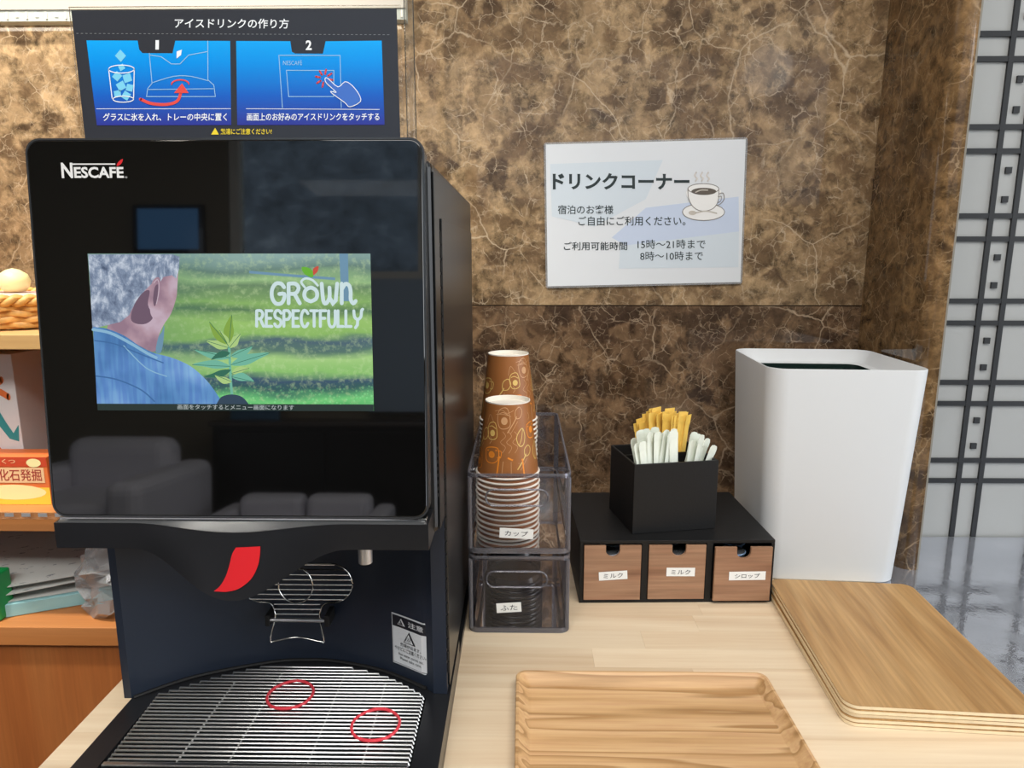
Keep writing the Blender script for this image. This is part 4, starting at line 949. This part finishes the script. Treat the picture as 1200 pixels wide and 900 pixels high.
def doodles(t, rot):
    def cf(a, z, w_):       # a along the surface in metres from the front, z up
        r = RB + (RT - RB) * (z / CH) + 0.0003 + w_ * 0.00005; th = -pi / 2 + rot + a / RB
        return (r * cos(th), r * sin(th), z)
    q = MB(fn=cf)
    O_, Y_, P_ = 0, 1, 2
    def St(p, wd, mi, cl=False): q.stroke(smooth_path(p, 4, cl), wd, 0, mi, closed=cl)
    def at_(ox, oz, s_, p): return [(ox + a * s_, oz + b_ * s_) for a, b_ in p]
    KS = 1.3
    # coffee grinder, cup outline, bag, spoon, beans, steam: repeated around
    for (ox, oz, s_, kind, mi) in ((-0.022, 0.030, 0.011, 'cup', O_), (0.004, 0.006, 0.018, 'frame', O_), (0.020, 0.050, 0.010, 'bean', Y_), (-0.024, 0.058, 0.010, 'bag', Y_), (0.002, 0.046, 0.011, 'steam', P_), (0.024, 0.026, 0.010, 'spoon', Y_),
                                   (-0.006, 0.074, 0.012, 'bag', P_), (0.012, 0.072, 0.011, 'spoon', P_), (-0.044, 0.044, 0.012, 'spoon', Y_), (0.042, 0.058, 0.011, 'cup', O_), (0.048, 0.030, 0.010, 'bean', Y_), (-0.05, 0.02, 0.012, 'bag', O_), (0.07, 0.05, 0.012, 'spoon', Y_), (-0.075, 0.05, 0.012, 'cup', Y_), (0.09, 0.03, 0.012, 'bag', O_), (-0.09, 0.02, 0.011, 'bean', Y_)):
        s_ *= KS
        if kind == 'cup':
            St(at_(ox, oz, s_, [(-.6, .5), (.6, .6), (.7, -.3), (.2, -.7), (-.5, -.6), (-.7, 0)]), 0.0012, mi, True); q.ell(ox, oz, s_ * .35, s_ * .3, .5, mi, 12)
            St(at_(ox, oz, s_, [(.65, .4), (1.0, .3), (.9, -.2), (.6, -.2)]), 0.001, mi); St(at_(ox, oz, s_, [(-.3, .9), (-.1, 1.2), (-.3, 1.5)]), 0.0008, P_)
            q.stroke(at_(ox, oz, s_, [(-.5, .3), (.5, .4)]), 0.0016, .5, mi)
        elif kind == 'frame':
            q.stroke(at_(ox, oz, s_, [(-.75, -.2), (-.62, .95), (-.1, .9), (.1, .8), (.72, .78), (.78, -.2)]), 0.0020, 0, mi); q.stroke(at_(ox, oz, s_, [(-.45, .1), (-.4, .7), (.5, .6)]), 0.0007, 0, P_)
            q.stroke(at_(ox, oz, s_, [(.05, .7), (.05, -.1)]), 0.0006, 0, P_)
        elif kind == 'bean':
            St(at_(ox, oz, s_, [(-.5, 0), (-.2, .6), (.3, .9), (.55, .2), (.3, -.6), (-.2, -.7)]), 0.0011, mi, True); St(at_(ox, oz, s_, [(-.2, -.6), (.1, 0), (.3, .8)]), 0.0009, mi)
        elif kind == 'bag':
            St(at_(ox, oz, s_, [(-.4, .7), (.4, .8), (.7, -.3), (.4, -.7), (-.3, -.7), (-.6, 0)]), 0.0010, mi, True); St(at_(ox, oz, s_, [(-.4, .4), (0, .5), (.5, .3)]), 0.0009, mi)
            q.ell(ox + .1 * s_, oz - .15 * s_, s_ * .33, s_ * .3, .3, mi, 12)
        elif kind == 'steam':
            for d in (-.6, 0, .6): St(at_(ox, oz, s_, [(d, -.9), (d + .3, -.4), (d - .2, 0), (d + .3, .5), (d, .9)]), 0.0006, mi)
        else:
            St(at_(ox, oz, s_, [(-.8, -1), (0, 0), (.2, .3)]), 0.0014, mi); St(at_(ox, oz, s_, [(.1, .2), (.1, .8), (.6, 1.1), (.9, .7), (.6, .2)]), 0.0010, mi, True); St(at_(ox, oz, s_, [(-.5, -1.1), (.3, -.1)]), 0.0006, P_)
    St([(-0.02, 0.083), (-0.008, 0.0845), (0.0, 0.081), (0.010, 0.084)], 0.0006, P_); St([(-0.018, 0.079), (-0.004, 0.0795), (0.006, 0.077)], 0.0006, P_)
    St([(-0.034, 0.066), (-0.03, 0.078), (-0.022, 0.07)], 0.0006, P_)
    q.build('printed_doodles', [mat('cup_orange', (236, 142, 46), 0.45), mat('cup_yellow', (226, 192, 112), 0.45), mat('cup_pale', (206, 158, 112), 0.45)], t)
FZ = BH + 0.003 + 0.0036
ords = ['topmost', 'second', 'third', 'fourth', 'fifth', 'sixth', 'seventh', 'eighth', 'ninth', 'tenth', 'eleventh', 'twelfth', 'thirteenth', 'fourteenth', 'fifteenth', 'sixteenth', 'seventeenth', 'eighteenth', 'nineteenth', 'twentieth']
proto = cup_thing('brown doodle paper cup, lowest of the front upturned stack', 'paper cups of the front stack', True)
PIT = 0.0066
NF = 13
for i in range(NF):
    rank = NF - 1 - i
    if rank == 0: o = cup_thing('whole brown doodle paper cup, topmost of the front upturned stack', 'paper cups of the front stack', False)
    else: o = proto if i == 0 else copy_tree(proto)
    if 0 < rank < NF - 1: o['label'] = 'brown paper cup, %s from the top of the front stack' % ords[rank]
    o.location = (-0.0175 + 0.0004 * sin(i * 2.1), 0.826 + 0.0003 * cos(i * 1.7), FZ + i * PIT); o.rotation_euler = (0, 0, i * 0.9)
    if rank == 0: o.rotation_euler = (0, 0, 0); doodles(o, 0.0)
NR = 20
for i in range(NR):
    rank = NR - 1 - i
    if rank == 0: o = cup_thing('whole brown doodle paper cup, topmost of the taller rear stack', 'paper cups of the rear stack', False)
    else: o = copy_tree(proto)
    o['group'] = 'paper cups of the rear stack'
    if rank: o['label'] = 'brown paper cup, %s from the top of the taller rear stack' % ords[rank]
    if rank == NR - 1: o['label'] = 'brown paper cup, lowest of the taller rear stack'
    o.location = (-0.0185 + 0.0004 * sin(i * 1.3), 0.925, FZ + i * PIT * 0.985); o.rotation_euler = (0, 0, i * 0.7)
    if rank == 0: o.rotation_euler = (0, 0, 0); doodles(o, 0.9)

# ================================================================== LIDS
M_lid = mat('black_lid_plastic', (44, 45, 47), 0.25, 0, 0.8)
def lid():
    t = thing('cup_lid', 'x', 'lid', group='black lids of the front stack')
    q = MB(); q.lathe([(0.0004, 0.0085), (0.029, 0.0085), (0.031, 0.0105), (0.033, 0.0105), (0.0345, 0.0045), (0.0352, 0.004)], 40); q.build('dome', M_lid, t, smooth=40)
    q = MB(); q.lathe([(0.0352 + 0.0018 * cos(a), 0.0022 + 0.0022 * sin(a)) for a in [2 * pi * i / 8 for i in range(9)]], 40); q.build('rim', M_lid, t, smooth=60)
    return t
lp = lid(); lp['label'] = 'black cup lid, lowest of the front stack in the lower bin'
NL = 8
for st, (lx, ly) in enumerate(((-0.010, 0.812), (-0.010, 0.893))):
    g = ('front', 'rear')[st]
    for i in range(NL):
        o = lp if (st == 0 and i == 0) else copy_tree(lp)
        o['group'] = 'black lids of the %s stack' % g
        r_ = NL - 1 - i
        o['label'] = 'black cup lid, %s of the %s stack in the lower bin' % ('topmost' if r_ == 0 else ('lowest' if i == 0 else ords[r_] + ' from top'), g)
        o.location = (lx, ly, 0.0036 + i * 0.0066)

# ================================================================== DRAWER CABINET
DR = radians(1.6); DX, DY = 0.0765, 0.838; DW, DD, DH = 0.2555, 0.186, 0.0875
dc = thing('drawer_cabinet', 'low black three drawer organiser with walnut fronts beside the clear bins', 'drawer cabinet', (DX, DY, 0.0), DR)
b = MB(); tk = 0.0045; b.box(0, DW, 0.0, DD, DH - tk, DH); b.box(0, DW, 0.0, DD, 0, tk)
for x in (0, DW - tk): b.box(x, x + tk, 0.0, DD, tk, DH - tk)
cell = (DW - 4 * tk - 0.008) / 3
xs_ = [tk + 0.0 + i * (cell + tk + 0.004) for i in range(3)]
for i in (1, 2): b.box(xs_[i] - tk - 0.004, xs_[i], 0.0, DD, tk, DH - tk)
b.box(tk, DW - tk, DD - 0.004, DD, tk, DH - tk)
b.build('carcass', M_matblack, dc, bevel=0.0005)
for i in range(3):
    x0, x1 = xs_[i] + 0.0010, xs_[i] + cell - 0.0010; z0, z1 = tk + 0.001, DH - tk - (0.002 if i != 2 else 0.003)
    fy = (-0.002, -0.001, -0.007)[i]; cx = (x0 + x1) / 2 + (0.002 if i == 1 else 0); nr = 0.0092
    pts = [(x0, z0), (x1, z0), (x1, z1), (cx + nr, z1), (cx + nr, z1 - 0.007)] + [(cx + nr * cos(a), z1 - 0.007 - nr * 0.9 * sin(a)) for a in [pi * j / 10 for j in range(1, 10)]] + [(cx - nr, z1 - 0.007), (cx - nr, z1), (x0, z1)]
    q = MB(); q.prism_y(pts, fy, fy + 0.004); dr = q.build('drawer', M_walnut, dc)
    q = MB(); q.box(x0 + .001, x1 - .001, fy + 0.0045, 0.15, z0, z0 + 0.002); q.box(x0 + .001, x0 + .003, fy + 0.0045, 0.15, z0, z1 - 0.012); q.box(x1 - .003, x1 - .001, fy + 0.0045, 0.15, z0, z1 - 0.012); q.box(x0 + .001, x1 - .001, 0.15, 0.152, z0, z1 - 0.012)
    q.build('drawer_box', M_matblack, dr)
    lw = (0.0375, 0.0375, 0.0480)[i]; lx = cx + (0.001, 0.003, 0.006)[i]; lz = (0.040, 0.044, 0.041)[i]
    sticker(dr, lambda u, v, l_, lx=lx, lz=lz, fy=fy: (lx + u, fy - 0.0006 - l_ * 0.0003, lz + v), ('ミルク', 'ミルク', 'シロップ')[i], lw, 0.0120, radians((3.5, -0.5, 0.5)[i]))
    for j in range(2):
        pd = thing('portion_cup', 'small %s portion cup seen through the %s drawer notch%s' % ('white' if i < 2 else 'blue white', ('left', 'middle', 'right')[i], ('', ', the one behind')[j]), 'portion cup')
        ca, sa = cos(DR), sin(DR); px_, py_ = cx + (-0.004 + 0.010 * j if i != 1 else 0.003 - 0.008 * j), 0.022 + 0.03 * j
        pd.location = (DX + px_ * ca - py_ * sa, DY + px_ * sa + py_ * ca, z0 + 0.0025 + 0.0195 * 2)
        q = MB(); q.lathe([(0.0004, 0.0), (0.011, 0.0), (0.0135, 0.015), (0.0165, 0.0155), (0.0165, 0.0165), (0.0004, 0.017)], 20); q.build('pot', mat('pod_white' if i < 2 else 'pod_blue', (190, 200, 216) if i < 2 else (150, 178, 214), 0.35), pd, smooth=40)
        q = MB(); q.lathe([(0.0004, 0.0172), (0.0150, 0.0172), (0.0150, 0.0166)], 20); q.build('foil', mat('foil', (200, 204, 210), 0.25, 0.8), pd)
        for lv in (1, 2):
            c_ = copy_tree(pd); c_.location.z -= 0.0185 * lv
            c_['label'] = 'white portion cup buried %s under the %s drawer notch%s' % (('', 'one deep', 'two deep')[lv], ('left', 'middle', 'right')[i], ('', ', rear pile')[j])

# ================================================================== STICK CADDY
CR = radians(11); CX, CY = 0.1475, 0.8595; CW, CD_, CHT = 0.118, 0.098, 0.096; CZ = DH + 0.0004
cdn = thing('stick_caddy', 'black open box of sugar sticks on top of the drawer organiser', 'caddy', (CX, CY, CZ), CR)
tk = 0.003
b = MB(); b.box(0, CW, 0, tk, 0, CHT); b.box(0, CW, CD_ - tk, CD_, 0, CHT); b.box(0, tk, tk, CD_ - tk, 0, CHT); b.box(CW - tk, CW, tk, CD_ - tk, 0, CHT); b.box(tk, CW - tk, tk, CD_ - tk, 0, tk)
b.build('outer_box', M_matblack, cdn, bevel=0.0004)
b = MB(); b.box(tk, CW - tk, 0.046, 0.049, tk, CHT - 0.0005); b.build('divider', M_matblack, cdn)
b = MB(); b.box(0.066, 0.069, tk, 0.046, tk, CHT - 0.004); b.build('divider', M_matblack, cdn)
def stick(kind):
    wd, L, m = (0.0135, 0.128, mat('white_stick_paper', (226, 232, 220), 0.5, vary=0.03, vscale=80)) if kind == 'w' else (0.013, 0.138, mat('yellow_stick_paper', (236, 196, 92), 0.5, vary=0.10, vscale=60))
    t = thing('sugar_stick', 'white paper sugar stick in the front of the black caddy' if kind == 'w' else 'yellow paper sugar stick in the rear of the black caddy', 'sugar stick', group='white sticks in the caddy' if kind == 'w' else 'yellow sticks in the caddy')
    n = 10; rings = []
    for j in range(n + 1):
        f = j / n; z = f * (L - 0.012); th = 0.0022 * sin(pi * min(1, 0.08 + f)) ** 0.5 + 0.0002
        rings.append([(wd / 2 * cos(a), th * sin(a), z) for a in [2 * pi * i / 10 for i in range(10)]])
    q = MB(); q.loft(rings, cap0=True, cap1=True); q.build('tube', m, t, smooth=60)
    q = MB(); z0 = L - 0.0125
    if kind == 'w': pts = [(-wd / 2, z0), (wd / 2, z0), (wd / 2, L - 0.005), (wd * 0.36, L - 0.001), (0, L), (-wd * 0.36, L - 0.001), (-wd / 2, L - 0.005)]
    else: pts = [(-wd * .55, z0), (wd * .55, z0), (wd * .58, L), (-wd * .55, L - 0.001)]
    q.prism_y(pts, -0.0004, 0.0004); q.build('crimp', m, t)
    return t
pw_, py_ = stick('w'), stick('y')
def put(o, lx, ly, lean_x, lean_y, rz, zoff=0.0):
    ca, sa = cos(CR), sin(CR); z = tk + 0.0006 + zoff
    base = Vector((lx - 0.09 * tan(lean_x) , ly + 0.0, z))
    o.location = (CX + base.x * ca - base.y * sa, CY + base.x * sa + base.y * ca, CZ + base.z)
    o.rotation_euler = (Matrix.Rotation(CR, 3, 'Z') @ Matrix.Rotation(lean_x, 3, 'Y') @ Matrix.Rotation(lean_y, 3, 'X') @ Matrix.Rotation(rz, 3, 'Z')).to_euler()
rs = random.Random(11)
first = True
for (x, y_, lx_, ly_, rz) in ((0.013, 0.012, -.22, .02, .5), (0.018, 0.010, -.15, .02, .35), (0.021, 0.022, -.22, .0, .3), (0.016, 0.030, -.20, -.02, .6), (0.026, 0.012, -.05, .0, .6), (0.029, 0.030, -.10, .0, .2), (0.031, 0.018, .02, .0, .9),
                              (0.036, 0.012, -.02, .0, .4), (0.038, 0.034, .06, .0, .1), (0.044, 0.014, .12, .0, .6), (0.046, 0.026, .14, .0, .3), (0.050, 0.012, .08, .0, .7), (0.052, 0.034, .16, .0, .1), (0.056, 0.020, .16, .0, .4), (0.059, 0.012, -.05, .0, .2)):
    o = pw_ if first else copy_tree(pw_); first = False; o['label'] = 'white paper sugar stick in the front left cell of the black caddy'; put(o, x, y_, lx_, ly_, rz, rs.uniform(-0.003, 0.006) + 0.003 - (0.010 if x < 0.02 else 0))
for (x, y_, lx_, ly_, rz) in ((0.083, 0.014, .10, .0, .4), (0.088, 0.026, .16, .0, .3), (0.092, 0.012, .18, .0, .6), (0.096, 0.034, .24, .0, .2), (0.100, 0.018, .30, .0, .5), (0.103, 0.030, .34, .0, .3), (0.106, 0.012, .36, .0, .4), (0.090, 0.036, .20, .0, .7)):
    o = copy_tree(pw_); o['label'] = 'white paper sugar stick in the front right cell of the black caddy'; o['group'] = 'white sticks in the front right cell'; put(o, x, y_, lx_, ly_, rz, rs.uniform(-0.010, 0.000))
first = True
for i in range(26):
    x = 0.040 + 0.062 * ((i * 0.618) % 1.0); y_ = 0.056 + 0.036 * ((i * 0.37) % 1.0)
    f = (x - 0.04) / 0.062
    o = py_ if first else copy_tree(py_); first = False
    put(o, x, y_, -0.16 + 0.34 * f + rs.uniform(-.03, .03), rs.uniform(-0.02, 0.03), rs.uniform(-.3, .7), rs.uniform(-0.006, 0.004) + 0.010 * sin(pi * min(1, f * 0.8 + 0.2)) - 0.006 + (-0.006 if f < 0.15 else 0.006))

# ================================================================== WHITE WASTE BIN
TR = radians(-3.5); TXc, TYc, TH_ = 0.4400, 0.9950, 0.3055
tb = thing('waste_bin', 'tall white square waste bin with rounded corners by the marble pilaster', 'waste bin', (TXc, TYc, 0.0), TR)
def sq(h, r, z, n=8): return [(x, y, z) for x, y in rrect(-h, -h, h, h, r, n)]
b = MB(); b.loft([sq(0.090, 0.022, 0.0005), sq(0.0925, 0.024, 0.003), sq(0.1052, 0.026, TH_ - 0.002), sq(0.1048, 0.0255, TH_ - 0.0004), sq(0.1040, 0.0245, TH_), sq(0.1033, 0.0238, TH_ - 0.0008), sq(0.0905, 0.020, TH_ - 0.019), sq(0.080, 0.018, TH_ - 0.0205), sq(0.080, 0.018, TH_ - 0.024), sq(0.088, 0.020, TH_ - 0.026), sq(0.080, 0.018, 0.006)], cap0=True, cap1=True)
b.build('body', M_white, tb, smooth=40)
b = MB(); rr = random.Random(4); rings = []
for j in range(5):
    z = TH_ - 0.0265 - j * 0.03
    rings.append([(x * (1 + rr.uniform(-.02, .02)) * (1 - 0.02 * j), y * (1 + rr.uniform(-.02, .02)) * (1 - 0.02 * j), z) for x, y, _ in sq(0.0775, 0.018, 0)])
b.loft(rings, cap1=True); b.loft([[(x * 0.995, y * 0.995, TH_ - 0.0200) for x, y, _ in sq(0.0797, 0.018, 0)], [(x, y, TH_ - 0.0265) for x, y, _ in sq(0.0790, 0.018, 0)]])
b.build('liner', mat('dark_green_liner', (16, 34, 30), 0.25), tb, smooth=60)

# ================================================================== WOODEN TRAY IN FRONT
tr = thing('serving_tray', 'shallow ash wood serving tray with raised sloping rim at the front of the worktop', 'tray', (0.1275, 0.532, 0.0))
HX, HY = 0.1330, 0.1330
def rr3(hx, hy, r, z): return [(x, y, z) for x, y in rrect(-hx, -hy, hx, hy, r, 6)]
b = MB(); b.loft([rr3(HX - 0.006, HY - 0.006, 0.006, 0.0004), rr3(HX - 0.0015, HY - 0.0015, 0.010, 0.006), rr3(HX, HY, 0.011, 0.0140), rr3(HX - 0.0008, HY - 0.0008, 0.0105, 0.0150), rr3(HX - 0.0030, HY - 0.0030, 0.009, 0.0150), rr3(HX - 0.0130, HY - 0.0130, 0.004, 0.0048), rr3(HX - 0.0140, HY - 0.0140, 0.0035, 0.0044)], cap0=True, cap1=True)
b.build('tray_body', M_tray, tr, smooth=25)

# ================================================================== STACKED BOARDS
labs = ['topmost thin oak veneer board of the stack at the right', 'second thin wooden board from the top of the stack', 'third thin wooden board, middle of the stack', 'fourth thin wooden board from the top of the stack', 'lowest thin wooden board, lying on the worktop']
for i in range(5):
    lvl = 4 - i; z = 0.0003 + lvl * 0.00455
    dx, dy, dr_ = ((0, 0, 0), (-0.0008, -0.0006, 0.2), (0.0004, 0.0004, -0.15), (-0.0012, -0.0008, 0.25), (-0.0004, -0.0010, 0.0))[i]
    t = thing('wooden_board', labs[i], 'board', (0.4165 + dx, 0.7265 + dy, z), radians(-4.2 + dr_), 'thin wooden boards stacked on the worktop')
    q = MB(); q.add([(x, y, zz_) for zz_ in (0.0002, 0.0036) for x, y in rrect(-0.0910, -0.1330, 0.0910, 0.1330, 0.013, 8)], [tuple(range(36))[::-1], tuple(range(36, 72))] + [(j, (j + 1) % 36, 36 + (j + 1) % 36, 36 + j) for j in range(36)])
    q.build('ply_core', mat('pale_ply_core', (240, 222, 186), 0.55, vary=0.06, vscale=90), t, smooth=40)
    q = MB(); q.prism(rrect(-0.0911, -0.1331, 0.0911, 0.1331, 0.0133, 8), 0.0036, 0.0042); q.build('veneer', M_ply, t, smooth=40)

for o in bpy.data.objects:
    if '_o' in o: del o['_o']
